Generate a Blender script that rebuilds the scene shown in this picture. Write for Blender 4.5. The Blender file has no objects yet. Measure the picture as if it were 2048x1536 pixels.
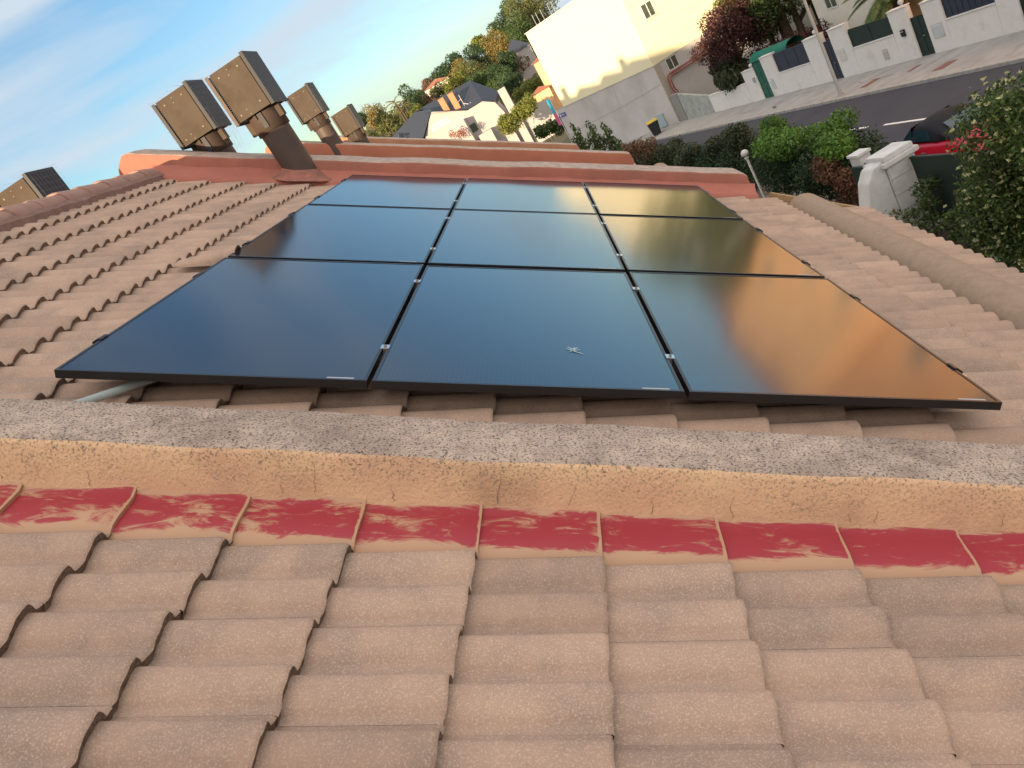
import bpy, math, random
import numpy as np
from mathutils import Vector, Matrix, noise
sc = bpy.context.scene
COL = sc.collection
R = math.radians

# ------------------------------------------------------------------ camera
F = 1547.91; AL = 0.55384
CAM = Vector((1.9823, -2.5879, 0.0461))
RIGHT = Vector((0.8665, 0.0133, -0.4989)); DOWN = Vector((-0.4564, -0.3836, -0.8028)); FWD = Vector((-0.2021, 0.9234, -0.3264))
cd = bpy.data.cameras.new('camera'); cam = bpy.data.objects.new('camera', cd); COL.objects.link(cam)
m3 = Matrix((RIGHT, -DOWN, -FWD)).transposed()
cam.matrix_world = Matrix.Translation(CAM) @ m3.to_4x4()
cd.sensor_width = 36; cd.lens = F/2048*36; cd.clip_start = 0.05; cd.clip_end = 3000
sc.camera = cam
sc.render.resolution_x = 1024; sc.render.resolution_y = 768

# ------------------------------------------------------------------ world and sun
SKY_GAIN = (0.82, 0.93, 1.02, 1); CLOUD = (2.15, 2.5, 2.85, 1); SKY_FILL = (5.2, 4.75, 4.45, 1)
SUN_AZ = R(207); SUN_EL = R(6.7)
w = bpy.data.worlds.new("World"); sc.world = w; w.use_nodes = True
nt = w.node_tree; nt.nodes.clear()
def N(tree, typ, **kw):
    n = tree.nodes.new(typ)
    for k, v in kw.items():
        if k in n.inputs.keys(): n.inputs[k].default_value = v
        else: setattr(n, k, v)
    return n
sky = N(nt, 'ShaderNodeTexSky', sky_type='NISHITA', sun_disc=False, sun_elevation=SUN_EL, sun_rotation=SUN_AZ, air_density=1.0, dust_density=0.6, ozone_density=2.0)
tc = N(nt, 'ShaderNodeTexCoord')
mp = N(nt, 'ShaderNodeMapping'); mp.inputs['Scale'].default_value = (1.0, 1.3, 6.5); mp.inputs['Rotation'].default_value = (0.1, 0.18, 0.5)
ns = N(nt, 'ShaderNodeTexNoise'); ns.inputs['Scale'].default_value = 2.1; ns.inputs['Detail'].default_value = 6; ns.inputs['Roughness'].default_value = 0.48; ns.inputs['Distortion'].default_value = 0.6
cr = N(nt, 'ShaderNodeValToRGB'); cr.color_ramp.elements[0].position = 0.43; cr.color_ramp.elements[1].position = 0.63
cr.color_ramp.elements[0].color = (0, 0, 0, 1); cr.color_ramp.elements[1].color = (1, 1, 1, 1)
gain = N(nt, 'ShaderNodeMixRGB', blend_type='MULTIPLY'); gain.inputs[0].default_value = 1; gain.inputs[2].default_value = SKY_GAIN
mx = N(nt, 'ShaderNodeMixRGB'); mx.inputs[2].default_value = CLOUD
# warm fill brightness added to the unseen sky overhead and on the sun's side
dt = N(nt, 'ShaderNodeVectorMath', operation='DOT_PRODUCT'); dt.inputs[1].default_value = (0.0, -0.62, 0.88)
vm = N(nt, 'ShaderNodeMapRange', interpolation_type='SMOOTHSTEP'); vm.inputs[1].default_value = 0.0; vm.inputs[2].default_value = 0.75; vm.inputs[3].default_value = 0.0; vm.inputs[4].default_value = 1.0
fill_mix = N(nt, 'ShaderNodeMixRGB'); fill_mix.inputs[2].default_value = SKY_FILL
bg = N(nt, 'ShaderNodeBackground'); bg.inputs['Strength'].default_value = 0.15
out = N(nt, 'ShaderNodeOutputWorld')
L = nt.links.new
L(tc.outputs['Generated'], mp.inputs[0]); L(mp.outputs[0], ns.inputs['Vector']); L(ns.outputs['Fac'], cr.inputs[0])
L(tc.outputs['Generated'], dt.inputs[0]); L(dt.outputs['Value'], vm.inputs[0]); L(vm.outputs[0], fill_mix.inputs[0])
L(sky.outputs[0], gain.inputs[1]); L(gain.outputs[0], mx.inputs[1]); L(cr.outputs[0], mx.inputs[0]); L(mx.outputs[0], fill_mix.inputs[1]); L(fill_mix.outputs[0], bg.inputs[0]); L(bg.outputs[0], out.inputs[0])
sd = bpy.data.lights.new('sun', 'SUN'); sd.energy = 4.8; sd.angle = R(0.5); sd.color = (1.0, 0.76, 0.48)
so = bpy.data.objects.new('sun', sd); COL.objects.link(so)
sdir = Vector((math.sin(SUN_AZ)*math.cos(SUN_EL), math.cos(SUN_AZ)*math.cos(SUN_EL), math.sin(SUN_EL)))
so.rotation_euler = (-sdir).to_track_quat('-Z', 'Y').to_euler()
sc.view_settings.view_transform = 'Standard'; sc.view_settings.look = 'None'; sc.view_settings.gamma = 1
sc.view_settings.exposure = 1.0

# ------------------------------------------------------------------ frames of reference
ca, sa = math.cos(AL), math.sin(AL)
def U(u, v, n):                       # roof frame: u down the slope, v along the row, n off the roof
    return Vector((u*ca+n*sa, v, -u*sa+n*ca))
ROOF = Matrix(((ca, 0, sa, 0), (0, 1, 0, 0), (-sa, 0, ca, 0), (0, 0, 0, 1)))
D = Vector((-0.18850, 0.98207, 0)); E = Vector((0.98207, 0.18850, 0)); SL = 0.0637
def gz(t, wv=0):                      # ground height t metres down the street
    if t < 62: z = -6.454-SL*t
    else:
        a = -6.454-SL*62; z = a-SL*12*(1-math.exp(-(t-62)/12))
    if t > 170: z += (t-170)**1.0*0.052
    return z
def S(wv, t, h=0):                    # street frame: w across, t along, h above the ground
    p = CAM+E*wv+D*t
    return Vector((p.x, p.y, gz(t)+h))
SROT = math.atan2(-D.x, D.y)          # rotation that turns +Y into D
def ray(px, py, dist):
    d = (RIGHT*((px-1024)/F)+DOWN*((py-768)/F)+FWD).normalized()
    return CAM+d*dist

# ------------------------------------------------------------------ mesh builder
class MB:
    def __init__(s): s.v = []; s.f = []; s.m = []; s.uv = None
    def face(s, pts, mi=0):
        b = len(s.v); s.v += [tuple(p) for p in pts]; s.f.append(tuple(range(b, b+len(pts)))); s.m.append(mi); return s
    def grid(s, rows, mi=0, closed=False):
        b = len(s.v); n = len(rows[0])
        for r in rows: s.v += [tuple(p) for p in r]
        for i in range(len(rows)-1):
            for j in range(n if closed else n-1):
                k = (j+1) % n
                s.f.append((b+i*n+j, b+i*n+k, b+(i+1)*n+k, b+(i+1)*n+j)); s.m.append(mi)
        return s
    def box(s, c, d, rot=None, mi=0, off=(0, 0, 0)):
        c = Vector(c); b = len(s.v)
        for x, y, z in ((-1,-1,-1),(1,-1,-1),(1,1,-1),(-1,1,-1),(-1,-1,1),(1,-1,1),(1,1,1),(-1,1,1)):
            p = Vector((x*d[0]/2, y*d[1]/2, z*d[2]/2))
            if rot is not None: p = rot @ p
            s.v.append(tuple(c+p))
        for q in ((0,3,2,1),(4,5,6,7),(0,1,5,4),(1,2,6,5),(2,3,7,6),(3,0,4,7)):
            s.f.append(tuple(b+i for i in q)); s.m.append(mi)
        return s
    def b6(s, x0, x1, y0, y1, z0, z1, mi=0):
        return s.box(((x0+x1)/2, (y0+y1)/2, (z0+z1)/2), (abs(x1-x0), abs(y1-y0), abs(z1-z0)), mi=mi)
    def tube(s, pts, r, n=10, mi=0, cap=True):
        pts = [Vector(p) for p in pts]; rr = r if isinstance(r, (list, tuple)) else [r]*len(pts)
        rows = []; up = None
        for i, p in enumerate(pts):
            d = (pts[min(i+1, len(pts)-1)]-pts[max(i-1, 0)]).normalized()
            if up is None: up = Vector((0, 0, 1)) if abs(d.z) < 0.9 else Vector((1, 0, 0))
            a = (up-d*up.dot(d)).normalized(); up = a; c = d.cross(a)
            rows.append([p+(a*math.cos(2*math.pi*k/n)+c*math.sin(2*math.pi*k/n))*rr[i] for k in range(n)])
        s.grid(rows, mi, closed=True)
        if cap: s.face(rows[0][::-1], mi); s.face(rows[-1], mi)
        return s
    def lathe(s, c, prof, n=16, mi=0):
        c = Vector(c)
        return s.grid([[c+Vector((r*math.cos(2*math.pi*k/n), r*math.sin(2*math.pi*k/n), z)) for k in range(n)] for r, z in prof], mi, closed=True)
    def sphere(s, c, r, n=14, mi=0):
        rz = r if not isinstance(r, (tuple, list)) else None
        prof = [(max(1e-4, (r)*math.sin(math.pi*i/8)), -r*math.cos(math.pi*i/8)) for i in range(9)]
        return s.lathe(c, prof, n, mi)
    def prism(s, poly, a, b, fn, mi=0):      # poly of (p,q), extruded from a to b through fn(p,q,x)
        A = [fn(p, q, a) for p, q in poly]; B = [fn(p, q, b) for p, q in poly]
        s.face(A[::-1], mi); s.face(B, mi)
        for i in range(len(poly)):
            j = (i+1) % len(poly); s.face((A[i], A[j], B[j], B[i]), mi)
        return s
    def build(s, name, mats, parent=None, smooth=False, bevel=0, world=True):
        me = bpy.data.meshes.new(name)
        me.from_pydata(s.v, [], s.f)
        if not isinstance(mats, (list, tuple)): mats = [mats]
        for m in mats: me.materials.append(m)
        if len(mats) > 1: me.polygons.foreach_set('material_index', s.m)
        if smooth: me.polygons.foreach_set('use_smooth', [True]*len(s.f))
        o = bpy.data.objects.new(name, me); COL.objects.link(o)
        if parent is not None:
            o.parent = parent
            if world: o.matrix_parent_inverse = parent.matrix_world.inverted()
        if bevel:
            import bmesh
            bm = bmesh.new(); bm.from_mesh(me); bmesh.ops.remove_doubles(bm, verts=bm.verts, dist=1e-5)
            bmesh.ops.bevel(bm, geom=bm.edges, offset=bevel, segments=2, affect='EDGES', clamp_overlap=True)
            bm.to_mesh(me); bm.free()
        me.update()
        return o
def tag(o, label=None, cat=None, group=None, kind=None):
    if label: o['label'] = label
    if cat: o['category'] = cat
    if group: o['group'] = group
    if kind: o['kind'] = kind
    return o
def thing(name, label, cat, loc=(0, 0, 0), rz=0, group=None, mat=None):
    o = bpy.data.objects.new(name, None); COL.objects.link(o); o.empty_display_size = 0.2
    if mat is not None: o.matrix_world = mat
    else: o.matrix_world = Matrix.Translation(Vector(loc)) @ Matrix.Rotation(rz, 4, 'Z')
    return tag(o, label, cat, group)
def rebase(o):                       # put the origin of a one-mesh thing at its base
    me = o.data; n = len(me.vertices); a = np.empty(n*3); me.vertices.foreach_get('co', a); a = a.reshape(-1, 3)
    c = Vector(((a[:, 0].min()+a[:, 0].max())/2, (a[:, 1].min()+a[:, 1].max())/2, a[:, 2].min()))
    a -= np.array(c); me.vertices.foreach_set('co', a.ravel()); o.location = c; me.update(); return o
def copy_tree(o, parent=None):
    c = o.copy(); COL.objects.link(c)
    if parent is not None: c.parent = parent
    for ch in list(o.children): copy_tree(ch, c)
    return c

# ------------------------------------------------------------------ materials
MATS = {}
def pm(name, c1, c2=None, nmask=None, scale=6, rough=0.8, metal=0, bump=0, bscale=40, detail=6, speck=None, sscale=300, samt=0.3, blotch=None, blscale=1.2, blpos=(0.45, 0.65), spec=0.3, stretch=(1, 1, 1), tint=None):
    if name in MATS: return MATS[name]
    m = bpy.data.materials.new(name); m.use_nodes = True; t = m.node_tree; b = t.nodes['Principled BSDF']
    b.inputs['Roughness'].default_value = rough; b.inputs['Metallic'].default_value = metal; b.inputs['Specular IOR Level'].default_value = spec
    tc = N(t, 'ShaderNodeTexCoord'); mp = N(t, 'ShaderNodeMapping'); mp.inputs['Scale'].default_value = stretch
    t.links.new(tc.outputs['Object'], mp.inputs[0])
    c2 = c2 or tuple(x*0.85 for x in c1)
    n1 = N(t, 'ShaderNodeTexNoise', Scale=scale, Detail=detail, Roughness=0.6); t.links.new(mp.outputs[0], n1.inputs['Vector'])
    r1 = N(t, 'ShaderNodeValToRGB'); r1.color_ramp.elements[0].position = 0.35; r1.color_ramp.elements[1].position = 0.65
    r1.color_ramp.elements[0].color = (*c1, 1); r1.color_ramp.elements[1].color = (*c2, 1); t.links.new(n1.outputs['Fac'], r1.inputs[0])
    col = r1.outputs[0]
    if blotch:
        n2 = N(t, 'ShaderNodeTexNoise', Scale=blscale, Detail=8, Roughness=0.62); t.links.new(mp.outputs[0], n2.inputs['Vector'])
        r2 = N(t, 'ShaderNodeValToRGB'); r2.color_ramp.elements[0].position = blpos[0]; r2.color_ramp.elements[1].position = blpos[1]
        t.links.new(n2.outputs['Fac'], r2.inputs[0])
        mx = N(t, 'ShaderNodeMixRGB'); mx.inputs[2].default_value = (*blotch, 1); t.links.new(r2.outputs[0], mx.inputs[0]); t.links.new(col, mx.inputs[1]); col = mx.outputs[0]
    if speck:
        n3 = N(t, 'ShaderNodeTexNoise', Scale=sscale, Detail=2, Roughness=0.7); t.links.new(mp.outputs[0], n3.inputs['Vector'])
        r3 = N(t, 'ShaderNodeValToRGB'); r3.color_ramp.elements[0].position = 0.5; r3.color_ramp.elements[1].position = 0.68
        r3.color_ramp.elements[1].color = (samt, samt, samt, 1); t.links.new(n3.outputs['Fac'], r3.inputs[0])
        fac = r3.outputs[0]
        if nmask:                     # lichen grains thin out down the face: the mask is the height off the roof
            dn = N(t, 'ShaderNodeVectorMath', operation='DOT_PRODUCT'); dn.inputs[1].default_value = (math.sin(AL), 0, math.cos(AL)); t.links.new(tc.outputs['Object'], dn.inputs[0])
            nz = N(t, 'ShaderNodeTexNoise', Scale=5, Detail=5); t.links.new(tc.outputs['Object'], nz.inputs['Vector'])
            ad = N(t, 'ShaderNodeMath', operation='MULTIPLY_ADD'); ad.inputs[1].default_value = 0.22; t.links.new(nz.outputs['Fac'], ad.inputs[0]); t.links.new(dn.outputs['Value'], ad.inputs[2])
            mr_ = N(t, 'ShaderNodeMapRange'); mr_.inputs[1].default_value = nmask[0]+0.11; mr_.inputs[2].default_value = nmask[1]+0.11; mr_.inputs[3].default_value = 0.12; mr_.inputs[4].default_value = 1.4; t.links.new(ad.outputs[0], mr_.inputs[0])
            mm = N(t, 'ShaderNodeMath', operation='MULTIPLY', use_clamp=True); t.links.new(fac, mm.inputs[0]); t.links.new(mr_.outputs[0], mm.inputs[1]); fac = mm.outputs[0]
        mx = N(t, 'ShaderNodeMixRGB'); mx.inputs[2].default_value = (*speck, 1); t.links.new(fac, mx.inputs[0]); t.links.new(col, mx.inputs[1]); col = mx.outputs[0]
    if tint:                          # every loose piece of the mesh gets its own shade
        g = N(t, 'ShaderNodeNewGeometry'); hs = N(t, 'ShaderNodeHueSaturation')
        mr = N(t, 'ShaderNodeMapRange'); mr.inputs[3].default_value = 1-tint; mr.inputs[4].default_value = 1+tint
        t.links.new(g.outputs['Random Per Island'], mr.inputs[0]); t.links.new(mr.outputs[0], hs.inputs['Value']); t.links.new(col, hs.inputs['Color']); col = hs.outputs[0]
    t.links.new(col, b.inputs['Base Color'])
    if bump:
        n4 = N(t, 'ShaderNodeTexNoise', Scale=bscale, Detail=5, Roughness=0.7); t.links.new(mp.outputs[0], n4.inputs['Vector'])
        bp = N(t, 'ShaderNodeBump'); bp.inputs['Strength'].default_value = bump; bp.inputs['Distance'].default_value = 0.01
        t.links.new(n4.outputs['Fac'], bp.inputs['Height']); t.links.new(bp.outputs[0], b.inputs['Normal'])
    MATS[name] = m; return m
def leafmat(name, c1, c2, c3=None, rough=0.55, trans=0.3):
    if name in MATS: return MATS[name]
    m = bpy.data.materials.new(name); m.use_nodes = True; t = m.node_tree; b = t.nodes['Principled BSDF']; o = t.nodes['Material Output']
    g = N(t, 'ShaderNodeNewGeometry'); r = N(t, 'ShaderNodeValToRGB'); r.color_ramp.elements[0].color = (*c1, 1); r.color_ramp.elements[1].color = (*c2, 1)
    if c3: e = r.color_ramp.elements.new(0.85); e.color = (*c3, 1); r.color_ramp.elements[1].position = 0.6; r.color_ramp.elements[-1].color = (*c3, 1); r.color_ramp.elements[1].color = (*c2, 1)
    t.links.new(g.outputs['Random Per Island'], r.inputs[0])
    tc = N(t, 'ShaderNodeTexCoord'); n = N(t, 'ShaderNodeTexNoise', Scale=1.3, Detail=3); t.links.new(tc.outputs['Object'], n.inputs['Vector'])
    mr = N(t, 'ShaderNodeMapRange'); mr.inputs[1].default_value = .3; mr.inputs[2].default_value = .7; mr.inputs[3].default_value = 0.65; mr.inputs[4].default_value = 1.3; t.links.new(n.outputs['Fac'], mr.inputs[0])
    hs = N(t, 'ShaderNodeHueSaturation'); t.links.new(mr.outputs[0], hs.inputs['Value']); t.links.new(r.outputs[0], hs.inputs['Color'])
    t.links.new(hs.outputs[0], b.inputs['Base Color']); b.inputs['Roughness'].default_value = rough; b.inputs['Specular IOR Level'].default_value = 0.35
    tr = N(t, 'ShaderNodeBsdfTranslucent'); t.links.new(hs.outputs[0], tr.inputs[0]); ms = N(t, 'ShaderNodeMixShader'); ms.inputs[0].default_value = trans
    t.links.new(b.outputs[0], ms.inputs[1]); t.links.new(tr.outputs[0], ms.inputs[2]); t.links.new(ms.outputs[0], o.inputs[0])
    MATS[name] = m; return m

TILE = pm('concrete_tile', (0.42, 0.29, 0.215), (0.355, 0.25, 0.19), scale=5, rough=0.9, bump=0.35, bscale=260, speck=(0.62, 0.47, 0.36), sscale=230, samt=0.55, blotch=(0.25, 0.19, 0.155), blscale=4.5, blpos=(0.46, 0.74), tint=0.10)
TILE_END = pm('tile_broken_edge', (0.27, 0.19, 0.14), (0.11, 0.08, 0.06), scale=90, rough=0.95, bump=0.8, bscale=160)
RIDGE = pm('ridge_tile_red', (0.34, 0.215, 0.17), (0.29, 0.175, 0.145), scale=8, rough=0.9, bump=0.3, bscale=120)
MORTAR_RED = pm('red_mortar', (0.25, 0.155, 0.13), (0.19, 0.12, 0.10), scale=14, rough=0.95, bump=0.8, bscale=60)
WALL_RED = pm('salmon_red_render', (0.40, 0.155, 0.11), (0.33, 0.13, 0.095), scale=3, rough=0.9, bump=0.5, bscale=50, blotch=(0.25, 0.13, 0.10), blscale=2.2, blpos=(0.5, 0.8))
WALL_ORANGE = pm('orange_render', (0.40, 0.16, 0.10), (0.35, 0.135, 0.085), scale=2, rough=0.9, bump=0.3, bscale=40)
WALL_BROWN = pm('brown_render', (0.40, 0.22, 0.13), (0.34, 0.17, 0.10), scale=2, rough=0.9, bump=0.3, bscale=40)
COPING = pm('weathered_coping', (0.45, 0.36, 0.30), (0.30, 0.24, 0.20), scale=12, rough=0.95, bump=0.5, bscale=60)
COWL = pm('brown_painted_metal', (0.088, 0.068, 0.052), (0.076, 0.058, 0.044), scale=3, rough=0.85, spec=0.12, blotch=(0.055, 0.043, 0.033), blscale=7, blpos=(0.5, 0.8))
COWL_DARK = pm('dark_metal', (0.030, 0.028, 0.033), (0.026, 0.024, 0.03), scale=4, rough=0.55)
PIPE = pm('brown_pipe', (0.085, 0.060, 0.048), (0.07, 0.05, 0.042), scale=5, rough=0.55)
SCREW = pm('screw_metal', (0.24, 0.205, 0.165), rough=0.7)
BLACKF = pm('black_anodised', (0.012, 0.012, 0.014), (0.01, 0.01, 0.012), rough=0.35, spec=0.5)
ALU = pm('aluminium', (0.75, 0.75, 0.76), rough=0.3, metal=1)
WHITE = pm('white_paint', (0.70, 0.68, 0.64), (0.66, 0.64, 0.60), scale=2.5, rough=0.85, bump=0.05, bscale=30, blotch=(0.48, 0.45, 0.40), blscale=1.3, blpos=(0.55, 0.85))
WHITE2 = pm('cream_white_render', (0.70, 0.66, 0.56), (0.66, 0.61, 0.52), scale=1.5, rough=0.85, bump=0.2, bscale=30)
GREEN = pm('green_metal', (0.02, 0.11, 0.075), (0.018, 0.09, 0.065), scale=3, rough=0.5)
DKGREEN = pm('dark_green_sheet', (0.02, 0.035, 0.03), (0.016, 0.03, 0.025), scale=3, rough=0.6)
DKBLUE = pm('dark_slate_sheet', (0.035, 0.045, 0.065), (0.03, 0.035, 0.055), scale=3, rough=0.5)
GLASSW = pm('window_glass', (0.05, 0.06, 0.06), (0.08, 0.10, 0.07), scale=2, rough=0.08, spec=0.6)
ALUW = pm('window_frame_white', (0.72, 0.72, 0.70), rough=0.4)
ASPHALT = pm('asphalt', (0.052, 0.056, 0.072), (0.043, 0.047, 0.062), scale=0.6, rough=0.9, bump=0.3, bscale=80)
PAVE = pm('pavement_concrete', (0.36, 0.35, 0.335), (0.29, 0.28, 0.27), scale=1.2, rough=0.9, blotch=(0.20, 0.19, 0.18), blscale=0.9, blpos=(0.55, 0.8))
KERB = pm('kerb_stone', (0.42, 0.40, 0.36), (0.30, 0.28, 0.26), scale=5, rough=0.9)
PAINT = pm('road_paint', (0.75, 0.75, 0.75), rough=0.7)
TACT = pm('red_paving', (0.26, 0.12, 0.095), (0.20, 0.10, 0.085), scale=9, rough=0.9)
SOIL = pm('garden_soil', (0.10, 0.085, 0.06), (0.07, 0.075, 0.04), scale=0.9, rough=1.0)
GRASS = pm('lawn', (0.14, 0.19, 0.045), (0.10, 0.14, 0.035), scale=0.5, rough=1.0)
BARK = pm('bark', (0.10, 0.075, 0.055), (0.06, 0.045, 0.035), scale=12, rough=1.0, bump=0.8, bscale=30)
TERRA = pm('terracotta_roof', (0.38, 0.15, 0.09), (0.30, 0.12, 0.08), scale=3, rough=0.9)

# ------------------------------------------------------------------ tiled roofs
EXPO = 0.337; PER = 0.15
def wave(v, A=0.035):                # v = 0 is a crest; the near side is a long dome, then a shelf, then a steep rise
    g = (-v/PER) % 1.0
    if g < 0.54: return A*max(0, math.cos(math.pi/2*g/0.54))**0.6
    if g < 0.86: return 0.003*math.sin(math.pi*(g-0.54)/0.64)
    return 0.003+(A-0.003)*math.sin(math.pi/2*(g-0.86)/0.14)
def tile_field(u0, nc, v0, v1, off=Vector((0, 0, 0)), rot=0.0, skew=0.0, pv=(1.5, -0.65), seg=10, base=-0.168, seed=1, phase=0.0):
    rnd = random.Random(seed); mb = MB()
    c, s = math.cos(rot), math.sin(rot)
    def T(u, v, n):
        u = u+skew*(v+0.87); du, dv = u-pv[0], v-pv[1]
        return U(pv[0]+c*du+s*dv, pv[1]-s*du+c*dv, n)+off
    ntile = int(math.ceil((v1-v0)/(2*PER)-1e-6))
    for k in range(nc):
        ut, ub = u0+k*EXPO-0.03, u0+(k+1)*EXPO
        for j in range(ntile):
            a, b = v0+j*2*PER, min(v1, v0+(j+1)*2*PER)
            jt = rnd.uniform(-0.004, 0.004); jn = 0; jr = 0
            ns_ = max(2, int(round((b-a)/PER*seg)))
            vs = [a+(b-a)*i/ns_ for i in range(ns_+1)]
            def row(u, lift, sh=0.0):
                r = []
                for i, v in enumerate(vs):
                    e = 0.001 if i in (0, ns_) else 0
                    wob = noise.noise(Vector((u*9, v*30, k)))*0.005 if sh else 0
                    r.append(T(u+wob+jt, v+(0.0003 if i == 0 else -0.0003 if i == ns_ else 0), base+wave(v-phase)+lift+jn-e+sh+jr*(v-a)/0.3))
                return r
            mb.grid([row(ut, 0.0), row((ut+ub)/2, 0.0165), row(ub-0.014, 0.0325), row(ub-0.004, 0.0315, 0.0001), row(ub, 0.0275, 0.0001)], 0)
            mb.grid([row(ub, 0.0275, 0.0001), row(ub-0.003, 0.014, 0.0003), row(ub-0.004, -0.0015, 0.0002)], 1)
    return mb
def house(k, T, nc, v0, v1, label, seg=6, seed=3, lower=True):
    """one house of the row: tiled slope, ridge, back slope, eave, front wall"""
    h = thing('terraced_house', label, 'house', U(2, (v0+v1)/2, 0)*1.0+T+Vector((0, 0, -6)), group='terraced houses of the row')
    o = tile_field(-2.11, nc, v0, v1, T, seg=seg, seed=seed, phase=0.03).build('tiled_roof', [TILE, TILE_END], h, smooth=True)
    mb = MB()                                             # underlay and solid below the tiles
    y0, y1 = v0-0.02, v1+0.02
    prof = [U(-2.1, 0, -0.21), U(4.2, 0, -0.21), U(5.15, 0, -0.36), U(5.15, 0, -0.5)]
    zb = -8.6-0.06*max(0, v0)
    pts = [Vector((p.x, 0, p.z)) for p in prof]
    poly = [(p.x, p.z) for p in pts]+[(4.0, -3.1), (4.0, zb), (-8.6, zb), (-8.6, -3.1), (-9.0, -3.1)]
    mb.prism(poly, y0, y1, lambda p, q, y: Vector((p, y, q))+T)
    mb.build('wall', WHITE2, h)
    mb = MB()                                             # far slope, seen only from behind
    rx, rz = U(-2.1, 0, -0.1).x, U(-2.1, 0, -0.1).z
    mb.prism([(rx, rz), (-9.1, -3.0), (-9.1, -3.12), (rx, rz-0.12)], y0, y1, lambda p, q, y: Vector((p, y, q))+T)
    mb.build('rear_roof', TERRA, h)
    mb = MB(); n = int((v1-v0)/0.355)+1                   # half-round ridge tiles
    rd = random.Random(seed)
    for i in range(n):
        a = v0+i*0.355; b = min(a+0.42, v1+0.05); cu, cn = -2.09, -0.150+rd.uniform(-0.006, 0.006)
        rows = []
        for y, r in ((a, 0.140), (a+0.02, 0.147), (a+0.05, 0.146), (b, 0.124)):
            rows.append([U(cu, y, cn)+T+Vector((math.sin(t)*r*1.05, 0, math.cos(t)*r*0.9)) for t in [R(-100+200*q/12) for q in range(13)]])
        mb.grid(rows, 0); mb.face(rows[0][::-1], 0)
    mb.build('ridge', RIDGE, h, smooth=True)
    mb = MB(); rows = []; m = int((v1-v0)/0.05)          # ragged mortar bed along the ridge
    for i in range(m+1):
        y = v0+(v1-v0)*i/m; q = 0.03*noise.noise(Vector((y*3, 1, seed)))+0.02*noise.noise(Vector((y*14, 4, seed)))
        rows.append([U(-2.02, y, -0.05)+T, U(-1.93+q, y, -0.078)+T, U(-1.90+q, y, -0.13)+T])
    mb.grid(rows).build('ridge_mortar', MORTAR_RED, h)
    if lower:
        mb = MB(); rows = []; m = int((v1-v0)/0.04)
        for i in range(m+1):                             # rendered roll between the two tile fields
            y = v0+(v1-v0)*i/m; row = []
            for q in range(15):
                t = R(-95+190*q/14); r = 0.168+0.0012*noise.noise(Vector((y*1.5, q*.5, 2)))
                row.append(U(4.59+math.sin(t)*r*1.08, y, -0.215+math.cos(t)*r)+T)
            rows.append(row)
        mb.grid(rows); mb.face(rows[0]); mb.face(rows[-1][::-1])
        mb.build('roof_roll', pm('brown_render_roll', (0.36, 0.265, 0.19), (0.31, 0.225, 0.165), scale=22, rough=0.95, bump=0.5, bscale=160, speck=(0.20, 0.15, 0.11), sscale=140, samt=0.5, blotch=(0.24, 0.18, 0.13), blscale=14, blpos=(0.5, 0.85)), h, smooth=True)
        o = tile_field(4.55, 2, v0, v1, T+U(0, 0, -0.055), seg=seg, seed=seed+9, phase=0.03).build('lower_tiles', [TILE, TILE_END], h, smooth=True)
    return h
HT = Vector((-0.58, 0, -0.17))
H1 = house(1, Vector((0, 0, 0)), 19, -0.525, 5.43, 'tiled house roof in the middle carrying the nine solar panels', seg=8, seed=3)
# ragged verge strip at the far lower corner of the panel house
VERGE = pm('yellow_verge', (0.42, 0.29, 0.15), (0.30, 0.19, 0.10), scale=14, rough=0.95, bump=0.5, bscale=80)
mb = MB(); mb.prism([(4.28, -0.20), (5.28, -0.33), (5.28, -0.21), (4.30, -0.09)], 5.60, 5.72, lambda u, n, y: U(u, y, n)); mb.build('verge_strip', VERGE, H1)
# foreground house: the same roof, its wall and tiles turned a touch
H0 = thing('terraced_house', 'nearest house of the row, brown wavy tiles filling the bottom of the view', 'house', (1.5, -3.5, -6.5), group='terraced houses of the row')
RF = -0.028
tile_field(-2.12, 21, -7.12, -0.82, rot=0.028, skew=0.03, base=-0.180, seg=18, seed=5, phase=0.035).build('tiled_roof', [TILE, TILE_END], H0, smooth=True)
mb = MB(); poly = [(U(-2.1, 0, -.22).x, U(-2.1, 0, -.22).z), (U(5.2, 0, -.22).x, U(5.2, 0, -.22).z), (4.3, -3.3), (4.3, -9), (-8.6, -9), (-8.6, -3.1)]
mb.prism(poly, -7.1, -0.50, lambda p, q, y: Vector((p, y, q))); mb.build('wall', WHITE2, H0)
mb = MB(); mb.prism([(U(-2.1, 0, -.1).x, U(-2.1, 0, -.1).z), (-9.1, -3.0), (-9.1, -3.12), (U(-2.1, 0, -.22).x, U(-2.1, 0, -.22).z)], -7.1, -.5, lambda p, q, y: Vector((p, y, q))); mb.build('rear_roof', TERRA, H0)
mb = MB()
for i in range(19):
    a = -7.1+i*.355; rows = []
    for y, r in ((a, .128), (a+.02, .135), (a+.05, .134), (a+.42, .108)):
        rows.append([U(-2.18, y, -.16)+Vector((math.sin(t)*r*1.05, 0, math.cos(t)*r*.9)) for t in [R(-100+200*q/12) for q in range(13)]])
    mb.grid(rows)
mb.build('ridge', RIDGE, H0, smooth=True)
names = {2: 'terraced house behind the red party wall, thin strip of tiles visible', 3: 'terraced house between the orange and the brown party walls'}
for k in (2, 3):
    v0 = 5.9+6.08*(k-2); v1 = v0+5.85
    house(k, HT*(k-1), 19, v0, v1, names.get(k, 'house of the row beyond the brown party wall, number %s on from it' % ['one', 'two', 'three', 'four'][k-4] if k > 3 else ''), seg=4 if k > 2 else 6, seed=20+k, lower=k < 4)
    if k > 3: pass

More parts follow.
